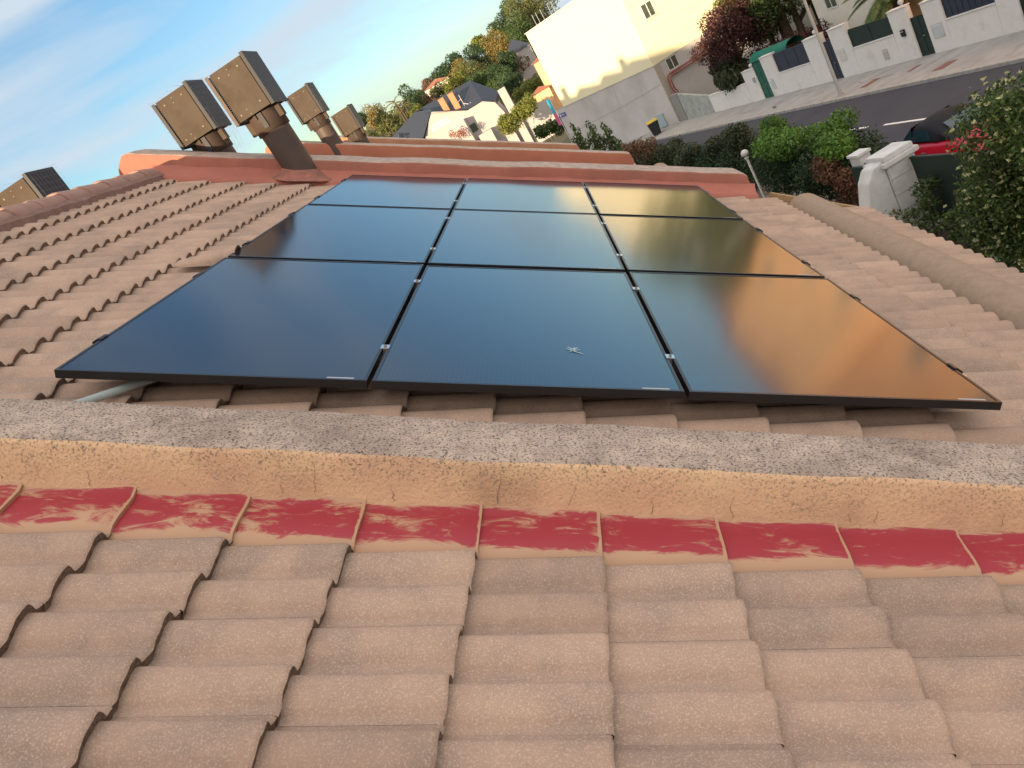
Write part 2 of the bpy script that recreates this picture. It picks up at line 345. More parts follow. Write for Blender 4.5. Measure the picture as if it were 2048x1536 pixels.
# ------------------------------------------------------------------ party walls
def render_wall(name, label, u0, u1, v0, v1, ntop, off, mats, rot=0.0, pv=(1.5, -0.65), skew=0.0, step=0.10, amp=0.004, rnd=0.12, zdeep=0.9):
    def T(u, v, n):
        du, dv = u-pv[0], v-pv[1]
        return U(pv[0]+math.cos(rot)*du+math.sin(rot)*dv, pv[1]-math.sin(rot)*du+math.cos(rot)*dv+skew*(u-1), n)+off
    t = thing(name, label, 'wall', T((u0+u1)/2, (v0+v1)/2, -0.5))
    mb = MB(); rows = []; nu = int((u1-u0)/step)
    for i in range(nu+1):
        u = u0+(u1-u0)*i/nu
        ed = min(u-u0, u1-u); dn = 0 if ed >= rnd else rnd-math.sqrt(max(0, rnd**2-(rnd-ed)**2))
        nt_ = ntop-dn+amp*noise.noise(Vector((u*2.3, v0, 1)))
        def P_(v, n, s): return T(u+0.5*amp*noise.noise(Vector((u*6, v*4, n*5+s))), v+amp*noise.noise(Vector((u*4, n*9, s))), n)
        r = 0.018
        rows.append([P_(v0-.004, -zdeep, 1), P_(v0-.004, -0.12, 1), P_(v0-.002, (nt_-.12)/2, 2), P_(v0, nt_-r*1.2, 3), P_(v0+r*.3, nt_-r*.35, 3), P_(v0+r, nt_, 4), P_((2*v0+v1)/3, nt_+.004, 5), P_((v0+2*v1)/3, nt_+.004, 6), P_(v1-r, nt_, 7), P_(v1, nt_-r, 8), P_(v1, -zdeep, 9)])
    b = len(mb.v); n = 11
    for rr in rows: mb.v += [tuple(p) for p in rr]
    for i in range(nu):
        for j in range(n-1):
            mb.f.append((b+i*n+j, b+i*n+j+1, b+(i+1)*n+j+1, b+(i+1)*n+j)); mb.m.append(1 if 4 <= j <= 8 else 0)
    mb.face(rows[0][::-1]); mb.face(rows[-1])
    mb.build('rendered_wall', mats, t, smooth=True)
    return t, T
OCHRE = pm('ochre_render', (0.80, 0.56, 0.33), (0.74, 0.47, 0.30), nmask=(-0.09, 0.05), scale=3, rough=0.95, bump=0.9, bscale=70, speck=(0.24, 0.18, 0.14), sscale=120, samt=0.8, blotch=(0.50, 0.31, 0.20), blscale=2.4, blpos=(0.5, 0.75))
LICHEN = pm('lichen_granite_coping', (0.72, 0.57, 0.46), (0.52, 0.41, 0.34), scale=16, rough=0.97, bump=1.0, bscale=150, speck=(0.075, 0.062, 0.055), sscale=135, samt=1.0, blotch=(0.23, 0.18, 0.155), blscale=3.2, blpos=(0.45, 0.8))
W0, T0 = render_wall('party_wall', 'broad ochre party wall with speckled grey top, across the whole view', -2.3, 5.4, -0.66, -0.385, 0.050, Vector((0, 0, 0)), [OCHRE, LICHEN], rot=0.028, step=0.018, amp=0.009)
W1, T1 = render_wall('party_wall', 'salmon red party wall right behind the panels', -2.46, 4.06, 5.60, 6.05, 0.098, Vector((0, 0, 0)), [WALL_RED, COPING], skew=0.012, step=0.05, amp=0.012)
W2, T2 = render_wall('party_wall', 'orange party wall, second behind the panels', -2.46, 4.10, 5.60, 5.95, 0.10, HT+Vector((0, 6.08, 0)), [WALL_ORANGE, COPING], skew=0.012, step=0.08, amp=0.008)
W3, T3 = render_wall('party_wall', 'low brown party wall, third and farthest behind the panels', -2.46, 3.98, 5.60, 5.95, 0.115, HT*2+Vector((0, 12.1, 0)), [WALL_BROWN, COPING], skew=0.012, step=0.1, amp=0.008)
# red painted sealing strip of the foreground wall: one lapped piece for each tile
def paint_red():
    m = bpy.data.materials.new('red_sealing_paint'); m.use_nodes = True; t = m.node_tree; b = t.nodes['Principled BSDF']
    tc = N(t, 'ShaderNodeTexCoord'); sep = N(t, 'ShaderNodeSeparateXYZ')
    uvn = N(t, 'ShaderNodeUVMap'); t.links.new(uvn.outputs[0], sep.inputs[0])
    mp = N(t, 'ShaderNodeMapping'); mp.inputs['Scale'].default_value = (0.9, 1.9, 1); t.links.new(uvn.outputs[0], mp.inputs[0])
    n = N(t, 'ShaderNodeTexNoise', Scale=2.2, Detail=10, Roughness=0.74, Distortion=1.8); t.links.new(mp.outputs[0], n.inputs['Vector'])
    # distance from the border of each piece: the paint thins out toward the laps
    fx = N(t, 'ShaderNodeMath', operation='PINGPONG'); fx.inputs[1].default_value = 0.5; t.links.new(sep.outputs[0], fx.inputs[0])
    ex = N(t, 'ShaderNodeMapRange'); ex.inputs[1].default_value = 0.0; ex.inputs[2].default_value = 0.03; t.links.new(fx.outputs[0], ex.inputs[0])
    fy = N(t, 'ShaderNodeMath', operation='PINGPONG'); fy.inputs[1].default_value = 0.5; t.links.new(sep.outputs[1], fy.inputs[0])
    ey = N(t, 'ShaderNodeMapRange'); ey.inputs[1].default_value = 0.02; ey.inputs[2].default_value = 0.22; t.links.new(fy.outputs[0], ey.inputs[0])
    mul = N(t, 'ShaderNodeMath', operation='MULTIPLY'); t.links.new(ex.outputs[0], mul.inputs[0]); t.links.new(ey.outputs[0], mul.inputs[1])
    add = N(t, 'ShaderNodeMath', operation='MULTIPLY_ADD'); add.inputs[1].default_value = 0.5; t.links.new(mul.outputs[0], add.inputs[0]); t.links.new(n.outputs['Fac'], add.inputs[2])
    mp2 = N(t, 'ShaderNodeMapping'); mp2.inputs['Scale'].default_value = (0.9, 0.8, 1); mp2.inputs['Location'].default_value = (3.3, 1.7, 0); t.links.new(uvn.outputs[0], mp2.inputs[0])
    n2 = N(t, 'ShaderNodeTexNoise', Scale=1.7, Detail=3); t.links.new(mp2.outputs[0], n2.inputs['Vector'])
    st = N(t, 'ShaderNodeMath', operation='MULTIPLY_ADD'); st.inputs[1].default_value = 0.75; t.links.new(n2.outputs['Fac'], st.inputs[0]); t.links.new(add.outputs[0], st.inputs[2])
    r = N(t, 'ShaderNodeValToRGB'); mr9 = N(t, 'ShaderNodeMapRange'); mr9.inputs[1].default_value = 1.20; mr9.inputs[2].default_value = 1.33; t.links.new(st.outputs[0], mr9.inputs[0]); st = mr9; r.color_ramp.elements[0].position = 0.0; r.color_ramp.elements[1].position = 1.0; t.links.new(st.outputs[0], r.inputs[0])
    mx = N(t, 'ShaderNodeMixRGB'); mx.inputs[1].default_value = (0.45, 0.27, 0.165, 1); mx.inputs[2].default_value = (0.32, 0.025, 0.04, 1)
    t.links.new(r.outputs[0], mx.inputs[0]); t.links.new(mx.outputs[0], b.inputs['Base Color']); b.inputs['Roughness'].default_value = 0.6
    bp = N(t, 'ShaderNodeBump'); bp.inputs['Strength'].default_value = 0.35; bp.inputs['Distance'].default_value = 0.004; t.links.new(n.outputs['Fac'], bp.inputs['Height']); t.links.new(bp.outputs[0], b.inputs['Normal'])
    return m
REDP = paint_red()
def flashing(i):
    ut = -2.12+i*EXPO+0.0; mb = MB(); rows = []; uvs = []
    nu = 12
    for a in range(nu+1):
        u = ut-0.012+(EXPO+0.014)*a/nu; lift = 0.017*a/nu+0.002
        if a == nu: lift -= 0.004
        wv = 0.006*noise.noise(Vector((u*7, 3, 0)))
        prof = [(-0.655, -0.098), (-0.664, -0.115), (-0.684, -0.127), (-0.710, -0.131), (-0.740, -0.134), (-0.775, -0.138), (-0.808+wv, -0.146), (-0.835+wv, -0.17)]
        rows.append([T0(u, v+(wv if j == 0 else 0), n_+lift) for j, (v, n_) in enumerate(prof)])
    mb.grid(rows[::-1]); n0 = len(mb.f)
    mb.grid([rows[-1], [p+(T0(0, 0, -0.022)-T0(0, 0, 0)) for p in rows[-1]]])
    o = mb.build('sealing_flashing', REDP, W0, smooth=False)
    me = o.data; uv = me.uv_layers.new(name='UVMap')
    npf = 8
    for li, l in enumerate(me.loops):
        vi = l.vertex_index; r_, c_ = divmod(vi, npf) if vi < (nu+1)*npf else (0, (vi-(nu+1)*npf) % npf)
        uv.data[li].uv = (i+1-r_/nu*0.999, 3*i+0.02+0.96*c_/(npf-1)+0*i) if True else (0, 0)
        uv.data[li].uv[1] = 0.02+0.96*c_/(npf-1)+2*(i % 7)
    for p in me.polygons[:n0]: p.use_smooth = True
    return o
for i in range(4, 19): flashing(i)
mb = MB(); rd = random.Random(12)                 # hairline cracks and dirt runs on the ochre face
for i in range(26):
    u = -1.2+i*.235+rd.uniform(-.09, .09); n_ = -.10+rd.uniform(0, .02); l = rd.uniform(.03, .11); k = 6; wd0 = rd.uniform(.0006, .0018); du = 0; pts = []
    for q in range(k+1): du += rd.uniform(-.008, .006); pts.append((u+du, n_+l*q/k, wd0*(1-q/k)+.0003))
    for a, b in zip(pts, pts[1:]): mb.face([T0(a[0]-a[2], -.6672, a[1]), T0(a[0]+a[2], -.6672, a[1]), T0(b[0]+b[2], -.6672, b[1]), T0(b[0]-b[2], -.6672, b[1])])
mb.build('cracks', pm('crack_dirt', (0.22, 0.145, 0.09), (0.36, 0.24, 0.15), scale=40), W0)
# mortar fillet and red base coat along the salmon wall
mb = MB(); rows = []
for i in range(81):
    u = -2.1+6.2*i/80; q = 0.02*noise.noise(Vector((u*2.2, 0, 5)))
    rows.append([T1(u, 5.605, 0.0+q*.3), T1(u, 5.57, -0.035), T1(u, 5.50+q, -0.075), T1(u, 5.40+q, -0.088), T1(u, 5.385+q, -0.14)])
mb.grid(rows[::-1]).build('mortar_fillet', pm('red_base_coat', (0.40, 0.145, 0.105), (0.34, 0.13, 0.10), scale=7, rough=0.8, bump=0.5, bscale=40), W1, smooth=True)

# ------------------------------------------------------------------ solar panels
def glass_mat():
    m = bpy.data.materials.new('solar_glass'); m.use_nodes = True; t = m.node_tree; b = t.nodes['Principled BSDF']
    tc = N(t, 'ShaderNodeTexCoord'); sep = N(t, 'ShaderNodeSeparateXYZ'); t.links.new(tc.outputs['Object'], sep.inputs[0])
    sc_ = N(t, 'ShaderNodeMath', operation='MULTIPLY'); sc_.inputs[1].default_value = 1/0.0182; t.links.new(sep.outputs[0], sc_.inputs[0])
    fr = N(t, 'ShaderNodeMath', operation='FRACT'); t.links.new(sc_.outputs[0], fr.inputs[0])
    gt = N(t, 'ShaderNodeMath', operation='LESS_THAN'); gt.inputs[1].default_value = 0.10; t.links.new(fr.outputs[0], gt.inputs[0])
    s2 = N(t, 'ShaderNodeMath', operation='MULTIPLY'); s2.inputs[1].default_value = 1/0.0915; t.links.new(sep.outputs[1], s2.inputs[0])
    f2 = N(t, 'ShaderNodeMath', operation='FRACT'); t.links.new(s2.outputs[0], f2.inputs[0])
    g2 = N(t, 'ShaderNodeMath', operation='LESS_THAN'); g2.inputs[1].default_value = 0.02; t.links.new(f2.outputs[0], g2.inputs[0])
    mxx = N(t, 'ShaderNodeMixRGB'); mxx.inputs[1].default_value = (0.006, 0.009, 0.020, 1); mxx.inputs[2].default_value = (0.028, 0.036, 0.055, 1)
    t.links.new(gt.outputs[0], mxx.inputs[0])
    m2 = N(t, 'ShaderNodeMixRGB'); m2.inputs[2].default_value = (0.003, 0.003, 0.005, 1); t.links.new(g2.outputs[0], m2.inputs[0]); t.links.new(mxx.outputs[0], m2.inputs[1])
    n = N(t, 'ShaderNodeTexNoise', Scale=3.0, Detail=6, Roughness=0.6); t.links.new(tc.outputs['Object'], n.inputs['Vector'])
    r = N(t, 'ShaderNodeMapRange'); r.inputs[3].default_value = 0.10; r.inputs[4].default_value = 0.13; t.links.new(n.outputs['Fac'], r.inputs[0])
    t.links.new(r.outputs[0], b.inputs['Roughness']); b.inputs['IOR'].default_value = 1.75; b.inputs['Specular IOR Level'].default_value = 0.5
    n2 = N(t, 'ShaderNodeTexNoise', Scale=7.0, Detail=8, Roughness=0.75); t.links.new(tc.outputs['Object'], n2.inputs['Vector'])
    r2 = N(t, 'ShaderNodeValToRGB'); r2.color_ramp.elements[0].position = 0.58; r2.color_ramp.elements[1].position = 0.85; r2.color_ramp.elements[1].color = (0.07, 0.07, 0.07, 1); t.links.new(n2.outputs['Fac'], r2.inputs[0])
    m3_ = N(t, 'ShaderNodeMixRGB'); m3_.inputs[2].default_value = (0.20, 0.21, 0.22, 1); t.links.new(r2.outputs[0], m3_.inputs[0]); t.links.new(m2.outputs[0], m3_.inputs[1])
    t.links.new(m3_.outputs[0], b.inputs['Base Color'])
    return m
GL = glass_mat()
LABELM = pm('white_label', (0.42, 0.43, 0.45), rough=0.5)
PW, PD, GU, GV = 1.134, 1.736, 0.019, 0.053
rowN = ['front row', 'middle row', 'back row']; colN = ['left', 'centre', 'right']
desc = {(0, 0): 'dark blue solar panel at the front left corner of the array, grey conduit under it', (1, 0): 'front centre solar panel with a pale bird dropping on its glass', (2, 0): 'front right solar panel mirroring orange houses in its glass',
        (0, 1): 'left panel of the middle row, mirroring a brown chimney cowl', (1, 1): 'centre panel of the whole array, only sky in its glass', (2, 1): 'right panel of the middle row, half orange and half grey in its glass',
        (0, 2): 'back left solar panel nearest the big chimney pipe', (1, 2): 'back centre solar panel below the salmon wall', (2, 2): 'back right solar panel mirroring green trees and a pale wall'}
def make_panel():
    p = thing('solar_panel', 'x', 'solar panel', mat=Matrix.Identity(4), group='solar panels of the array')
    mb = MB(); f = 0.012; t = 0.032
    for x0, x1, y0, y1 in ((0, f, 0, PD), (PW-f, PW, 0, PD), (f, PW-f, 0, f), (f, PW-f, PD-f, PD)):
        mb.b6(x0, x1, y0, y1, -t, 0)
    mb.build('frame', BLACKF, p)
    mb = MB(); mb.b6(f, PW-f, f, PD-f, -0.010, -0.002); mb.build('glass', GL, p)
    mb = MB(); mb.b6(PW-0.15, PW-0.05, 0.016, 0.026, -0.0019, -0.0012); mb.build('barcode_label', LABELM, p)
    return p
P0 = make_panel(); first = True
for j in range(3):
    for i in range(3):
        p = P0 if first else copy_tree(P0); first = False
        tilt = Matrix.Rotation(R([0.12, -0.1, 0.05][(i+2*j) % 3]), 4, 'X')
        p.matrix_world = ROOF @ Matrix.Translation((i*(PW+GU), j*(PD+GV), 0)) @ tilt
        p['label'] = desc[(i, j)]
VR = [0.355, 1.375]
def make_rail():
    r = thing('mounting_rail', 'x', 'rail', mat=Matrix.Identity(4), group='aluminium rails under the panels')
    mb = MB(); mb.b6(-0.045, 3*PW+2*GU+0.06, -0.018, 0.018, -0.068, -0.033); 
    mb.build('rail_profile', ALU, r); return r
Rl = make_rail(); first = True
for j in range(3):
    for q in range(2):
        r = Rl if first else copy_tree(Rl); first = False
        r.matrix_world = ROOF @ Matrix.Translation((0, j*(PD+GV)+VR[q], 0))
        r['label'] = 'aluminium rail under the %s of panels, %s of its two' % (rowN[j], ['nearer', 'farther'][q])
def make_mid():
    c = thing('mid_clamp', 'x', 'clamp', mat=Matrix.Identity(4), group='silver clamps between the panels')
    mb = MB(); mb.b6(-GU/2-0.008, GU/2+0.008, -0.022, 0.022, 0.0008, 0.004); mb.b6(-0.007, 0.007, -0.02, 0.02, -0.033, 0.0008)
    mb.build('clamp_body', ALU, c, bevel=0.0008)
    mb = MB(); mb.lathe((0, 0, 0.004), [(0.0001, 0.006), (0.0055, 0.006), (0.0065, 0.004), (0.0065, 0)], 6); mb.build('bolt', SCREW, c)
    return c
def make_end():
    c = thing('end_clamp', 'x', 'clamp', mat=Matrix.Identity(4), group='black end clamps along the array edges')
    mb = MB(); mb.b6(-0.03, -0.001, -0.03, 0.03, -0.032, -0.028); mb.b6(-0.008, -0.0015, -0.03, 0.03, -0.028, 0.002); mb.b6(-0.008, 0.008, -0.03, 0.03, 0.002, 0.005); mb.b6(-0.030, -0.026, -0.03, 0.03, -0.028, -0.008)
    mb.build('clamp_body', BLACKF, c)
    mb = MB(); mb.lathe((-0.017, 0, -0.028), [(0.0001, 0.01), (0.006, 0.01), (0.0065, 0.006), (0.0065, 0)], 6); mb.build('bolt', ALU, c)
    return c
Mc, Ec = make_mid(), make_end(); fm = fe = True
for j in range(3):
    for q in range(2):
        v = j*(PD+GV)+VR[q]; nf = ['nearer', 'farther'][q]
        for i in range(2):
            c = Mc if fm else copy_tree(Mc); fm = False
            c.matrix_world = ROOF @ Matrix.Translation(((i+1)*(PW+GU)-GU/2, v, 0)); c['label'] = 'silver mid clamp in the %s gap, %s one of the %s' % (['left', 'right'][i], nf, rowN[j])
        for i in range(2):
            c = Ec if fe else copy_tree(Ec); fe = False
            m_ = ROOF @ Matrix.Translation(((3*PW+2*GU) if i else 0, v, 0))
            if i: m_ = m_ @ Matrix.Rotation(math.pi, 4, 'Z')
            c.matrix_world = m_; c['label'] = 'black end clamp on the %s edge, %s one of the %s' % (['left', 'right'][i], nf, rowN[j])
# bird dropping on the front centre panel
mb = MB(); rd = random.Random(4); cx, cy = 1.905, 0.40
for k in range(7):
    a = R([10, 35, 160, 150, 200, 60, -20][k]); l = [0.035, .03, .022, .03, .018, .02, .05][k]; wd_ = 0.0045
    d = Vector((math.cos(a), math.sin(a), 0)); p_ = Vector((-d.y, d.x, 0)); o_ = Vector((cx+rd.uniform(-.006, .006), cy+rd.uniform(-.008, .008), 0.0))
    mb.face([U(*(o_+p_*wd_)), U(*(o_-p_*wd_)), U(*(o_+Vector((d.x*l, d.y*l*2.2, 0))-p_*wd_*.4)), U(*(o_+Vector((d.x*l, d.y*l*2.2, 0))+p_*wd_*.4))])
o = mb.build('bird_dropping', pm('dried_dropping', (0.38, 0.50, 0.55), rough=0.9)); rebase(o); tag(o, 'small pale star-shaped bird dropping on the front centre panel', 'dropping')
# grey conduit leaving the array at its front left
o = MB().tube([U(0.42, 0.35, -0.075), U(0.27, 0.10, -0.078), U(0.13, -0.12, -0.08), U(-0.02, -0.36, -0.075)], 0.016, 10).build('conduit', pm('grey_plastic', (0.36, 0.42, 0.42), rough=0.45), smooth=True); rebase(o)
tag(o, 'pale grey conduit pipe coming out from under the front left panel', 'pipe')
# clay vent tile sticking up beside the array
mb = MB(); rows = []
for s_ in range(5):
    f_ = s_/4; rows.append([U(-0.35+0.36*f_, 1.93, -0.095+0.05*f_)+(U(0, math.cos(t)*0.075, math.sin(t)*(0.02+0.05*f_)*1.1)) for t in [R(180*q/12) for q in range(13)]])
mb.grid(rows[::-1]); mb.grid([rows[-1], [p-U(0.0, 0, 0.012)+U(-.0, 0, 0) for p in rows[-1]]], 1)
inner = [U(-0.02, 1.93, -0.06)+U(0, math.cos(t)*0.06, math.sin(t)*0.05) for t in [R(180*q/12) for q in range(13)]]; mb.face(inner, 1)
o = mb.build('vent_tile', [TILE, TILE_END], smooth=True); rebase(o); tag(o, 'raised vent tile with a dark opening at the left edge of the middle row', 'roof tile')

# ------------------------------------------------------------------ chimneys
RIB = COWL_DARK
def make_chimney(loc, zbase, label, net=False, collar=0.25):
    c = thing('chimney', label, 'chimney', loc, group='metal chimneys with box cowls')
    o = Vector(loc)                      # loc = centre of the cowl's underside
    def B(x0, x1, y0, y1, z0, z1, mb): return mb.b6(o.x+x0, o.x+x1, o.y+y0, o.y+y1, o.z+z0, o.z+z1)
    pipe = MB().tube([(o.x, o.y, zbase), (o.x, o.y, o.z+0.1)], 0.158, 28).build('pipe', PIPE, c, smooth=True)
    sl = MB().lathe(o, [(0.159, -0.20), (0.176, -0.20), (0.176, 0.05)], 28).build('sleeve', PIPE, c, smooth=True)
    mb = MB(); B(-0.13, 0.13, -0.17, 0.17, 0.0, 0.47, mb); core = mb.build('cowl_core', COWL_DARK, c)
    mb = MB(); B(-0.18, 0.18, -0.245, -0.238, 0, 0.495, mb); B(-.18, -.172, -.238, -.20, 0, .495, mb); B(.172, .18, -.238, -.20, 0, .495, mb); fp = mb.build('front_plate', COWL, c)
    mb = MB(); B(-0.18, 0.18, 0.238, 0.245, 0, 0.495, mb); bp_ = mb.build('rear_plate', COWL, c)
    mb = MB(); x = 0.215
    B(x, x+.006, -.235, .235, -0.01, .52, mb); B(x-.03, x, -.235, -.229, -0.01, .52, mb); B(x-.03, x, .229, .235, -0.01, .52, mb); mb.build('side_deflector', COWL_DARK, c)
    mb = MB(); x = -0.235
    B(x-.006, x, -.235, .235, -0.01, .50, mb); B(x, x+.03, -.235, -.229, -0.01, .50, mb)
    for i in range(24): B(x+0.003, x+.045, -.222, -.214, 0.005+i*.0205, 0.012+i*.0205, mb)
    mb.build('side_deflector', COWL_DARK if net else PIPE, c)
    mb = MB()
    for i in range(22): B(0.182, 0.206, -.21, .21, 0.01+i*.022, 0.014+i*.022, mb)
    mb.build('louvre', COWL_DARK, c)
    for sx, sz in ((-.11, .43), (.11, .43), (-.13, .05), (.11, .07), (0, .455), (-.01, .405), (-.05, .07), (-.035, .018)):
        big = abs(sx) > .06; r = .0075 if big else .005
        mb = MB(); B(sx-r, sx+r, -.249, -.2455, sz-r, sz+r, mb); mb.build('screw', SCREW, fp)
    mb = MB(); B(-.215, -.15, -.06, .0, -.16, 0.0, mb); mb.build('bracket', COWL, c); mb = MB(); B(.15, .20, -.09, .0, -.13, .0, mb); mb.build('bracket', COWL, c)
    mb = MB(); B(-.02, .03, -.186, -.178, -.16, 0.0, mb); mb.build('slot_bracket', COWL_DARK, c)
    mb = MB(); B(-.06, -.035, -.19, -.181, -.05, 0.02, mb); mb.build('bracket', COWL, c)
    if net:
        mb = MB(); rd = random.Random(int(abs(loc[1])*10))
        def strand(a, b, sag=.02):
            a, b = Vector(a), Vector(b); pts = [o+a.lerp(b, t/6)+Vector((rd.uniform(-.004, .004), rd.uniform(-.004, .004), -sag*math.sin(math.pi*t/6))) for t in range(7)]
            mb.tube(pts, 0.0006, 3, cap=False)
        tp = [(-.25, -.26, .51), (.235, -.26, .54), (.235, .26, .54), (-.25, .26, .51)]; bt = [(-.20, -.22, -.26), (.2, -.22, -.26), (.2, .22, -.26), (-.2, .22, -.26)]
        for i in range(1, 4):
            for s_ in range(9):
                f_ = s_/9
                A = Vector(tp[i]).lerp(Vector(tp[(i+1) % 4]), f_); Bq = Vector(bt[i]).lerp(Vector(bt[(i+1) % 4]), f_)
                strand(A, Vector((A.x*1.02, A.y*1.02, -0.02)), 0); strand((A.x*1.02, A.y*1.02, -0.02), Bq, 0)
        for s_ in range(9):
            z = .5-.06*s_
            for i in (1, 3): strand((tp[i][0], tp[i][1], z), (tp[(i+1) % 4][0], tp[(i+1) % 4][1], z), .006)
        for i in range(5): strand((-.25+.12*i, -.26, .53), (-.25+.12*i, .26, .53), .01)
        strand((-.05, -.02, .60), tp[0], .02); strand((-.05, -.02, .60), tp[1], .02); strand((-.05, -.02, .60), tp[2], .02)
        mb.build('bird_netting', pm('netting_grey', (0.25, 0.27, 0.27), rough=0.9), c)
    return c
make_chimney((-0.505, 5.60, 0.95), 0.05, 'largest brown box-cowl chimney, rising through the salmon wall beside the panels')
mb = MB(); rows = []
for i in range(25):
    a = 2*math.pi*i/24; q = 1+0.12*noise.noise(Vector((math.cos(a)*2, math.sin(a)*2, 0)))
    cx, cy = -0.505, 5.60; row = []
    for r, up in ((0.155, 0.10), (0.19, 0.045), (0.24*q, 0.012), (0.31*q, -0.01)):
        x = cx+r*math.cos(a)*1.05; y = cy+r*math.sin(a); zz = -math.tan(AL)*x-0.075/ca+up
        row.append(Vector((x, y, zz)))
    rows.append(row)
o = mb.grid(rows).build('mortar_collar', pm('dirty_mortar', (0.36, 0.145, 0.105), (0.22, 0.11, 0.09), scale=9, rough=0.95, bump=0.8, bscale=50), W1, smooth=True)
make_chimney((-1.33, 6.12, 1.11), 0.2, 'netted box-cowl chimney just left of the largest one, dark weathered pipe', net=True)
make_chimney((-2.737, 5.0, 1.02), -0.2, 'netted box-cowl chimney half hidden behind the roof ridge at the far left', net=True)
make_chimney((-1.62, 11.80, 1.10), 0.0, 'small netted box-cowl chimney right of the largest one, behind the orange wall', net=True)
make_chimney((-1.91, 15.20, 0.68), -0.3, 'smallest box-cowl chimney, standing beyond the brown wall beside the distant trees')
# ------------------------------------------------------------------ ground, road, pavements
def sheet(name, w0, w1, t0, t1, mat, lift=0.0, nt=60, nw=1, sub=None):
    mb = MB(); rows = []
    for i in range(nt+1):
        t = t0+(t1-t0)*i/nt
        rows.append([S(w0+(w1-w0)*j/nw, t, lift) for j in range(nw+1)])
    mb.grid(rows[::-1]); o = mb.build(name, mat); return o
mb = MB(); ts = [-300, -60, -20]+[i*2 for i in range(-9, 45)]+[95, 105, 120, 140, 170, 175, 220, 280, 350, 450, 600, 900]; ws = [-900, -400, -200, -100, -60, -30, -10, 0, 10, 30, 60, 100, 200, 400, 900]
mb.grid([[S(w_, t, 0 if t < 95 or abs(w_) > 500 else 1.2*noise.noise(Vector((w_*.01, t*.01, 0)))) for w_ in ws] for t in ts][::-1])
tag(mb.build('ground', SOIL, smooth=True), kind='structure')
tag(sheet('road', 11.2, 18.85, -60, 78, ASPHALT, 0.012), kind='structure')
mb = MB(); rows = [[S(18.85, t, -.2), S(18.85, t, 0.13), S(18.87, t, 0.15), S(19.02, t, 0.15), S(19.02, t, 0.14), S(21.85, t, 0.15)] for t in range(-60, 79, 2)]
mb.grid(rows[::-1])
for i in range(len(mb.f)): mb.m[i] = 0 if i % 5 < 4 else 1
tag(mb.build('far_pavement', [KERB, PAVE]), kind='structure')
mb = MB(); rows = [[S(8.9, t, 0.13), S(11.0, t, 0.13), S(11.02, t, 0.14), S(11.17, t, 0.14), S(11.2, t, 0.12), S(11.2, t, -.2)] for t in range(-60, 79, 2)]
mb.grid(rows[::-1])
tag(mb.build('near_pavement', PAVE), kind='structure')
mb = MB()
for k in range(-6, 12):
    t0 = 24.15+k*3.55
    mb.face([S(15.36, t0, .018), S(15.36, t0+2.55, .018), S(15.48, t0+2.55, .018), S(15.48, t0, .018)][::-1])
tag(mb.build('lane_markings', PAINT), kind='structure')
for (w0, w1, t0, t1) in ((19.6, 20.35, 34.2, 34.75), (20.25, 20.8, 31.9, 32.2), (19.6, 20.3, 29.0, 29.65)):
    mb = MB(); mb.face([S(w0, t0, .156), S(w1, t0, .156), S(w1, t1, .156), S(w0, t1, .156)]); tag(mb.build('pavement_patch', TACT), kind='structure')
mb = MB(); mb.face([S(19.9, 44.3, .155), S(20.0, 44.1, .155), S(19.7, 43.3, .155), S(19.5, 43.3, .155)]); tag(mb.build('pavement_hole', pm('dark_hole', (0.12, 0.11, 0.10))), kind='structure')
for i, (w0, w1, t0, t1) in enumerate(((13.0, 14.6, 26.5, 29.5), (16.2, 17.6, 38, 46), (12.2, 13.0, 33, 37))):
    mb = MB(); rows = [[S(w0+(w1-w0)*j/2+.06*noise.noise(Vector((t0+q, j, 1))), t0+(t1-t0)*q/8, .016) for j in range(3)] for q in range(9)]; mb.grid(rows[::-1])
    tag(mb.build('asphalt_patch', pm('asphalt_repair', (0.04, 0.04, 0.046), (0.034, 0.034, 0.04), scale=2, rough=.9)), kind='structure')
mb = MB(); sbs = []
for q in range(60):
    t = 22+q*1.0; mb.face([S(18.872, t, .1515), S(19.018, t, .1515), S(19.018, t+.02, .1515), S(18.872, t+.02, .1515)])
tag(mb.build('kerb_joints', pm('kerb_joint_dirt', (.12, .11, .10))), kind='structure')
mb = MB()
for t in (31.0, 37.5, 44.0, 50.5): mb.face([S(19.04, t, .1545), S(21.8, t, .1545), S(21.8, t+.025, .1545), S(19.04, t+.025, .1545)])
for (w_, t, l) in ((20.4, 33.2, 3.0), (20.9, 41, 2.4), (20.1, 47.5, 2.2)):
    for q in range(6): a, b = t+l*q/6, t+l*(q+1)/6; wa, wb = w_+.18*noise.noise(Vector((a*2, w_, 0))), w_+.18*noise.noise(Vector((b*2, w_, 0))); mb.face([S(wa, a, .1545), S(wa+.03, a, .1545), S(wb+.03, b, .1545), S(wb, b, .1545)])
tag(mb.build('pavement_cracks', pm('crack_grey', (.17, .16, .15))), kind='structure')
tag(sheet('front_garden_ground', 4.0, 8.9, 9, 17, PAVE, 0.02), kind='structure')

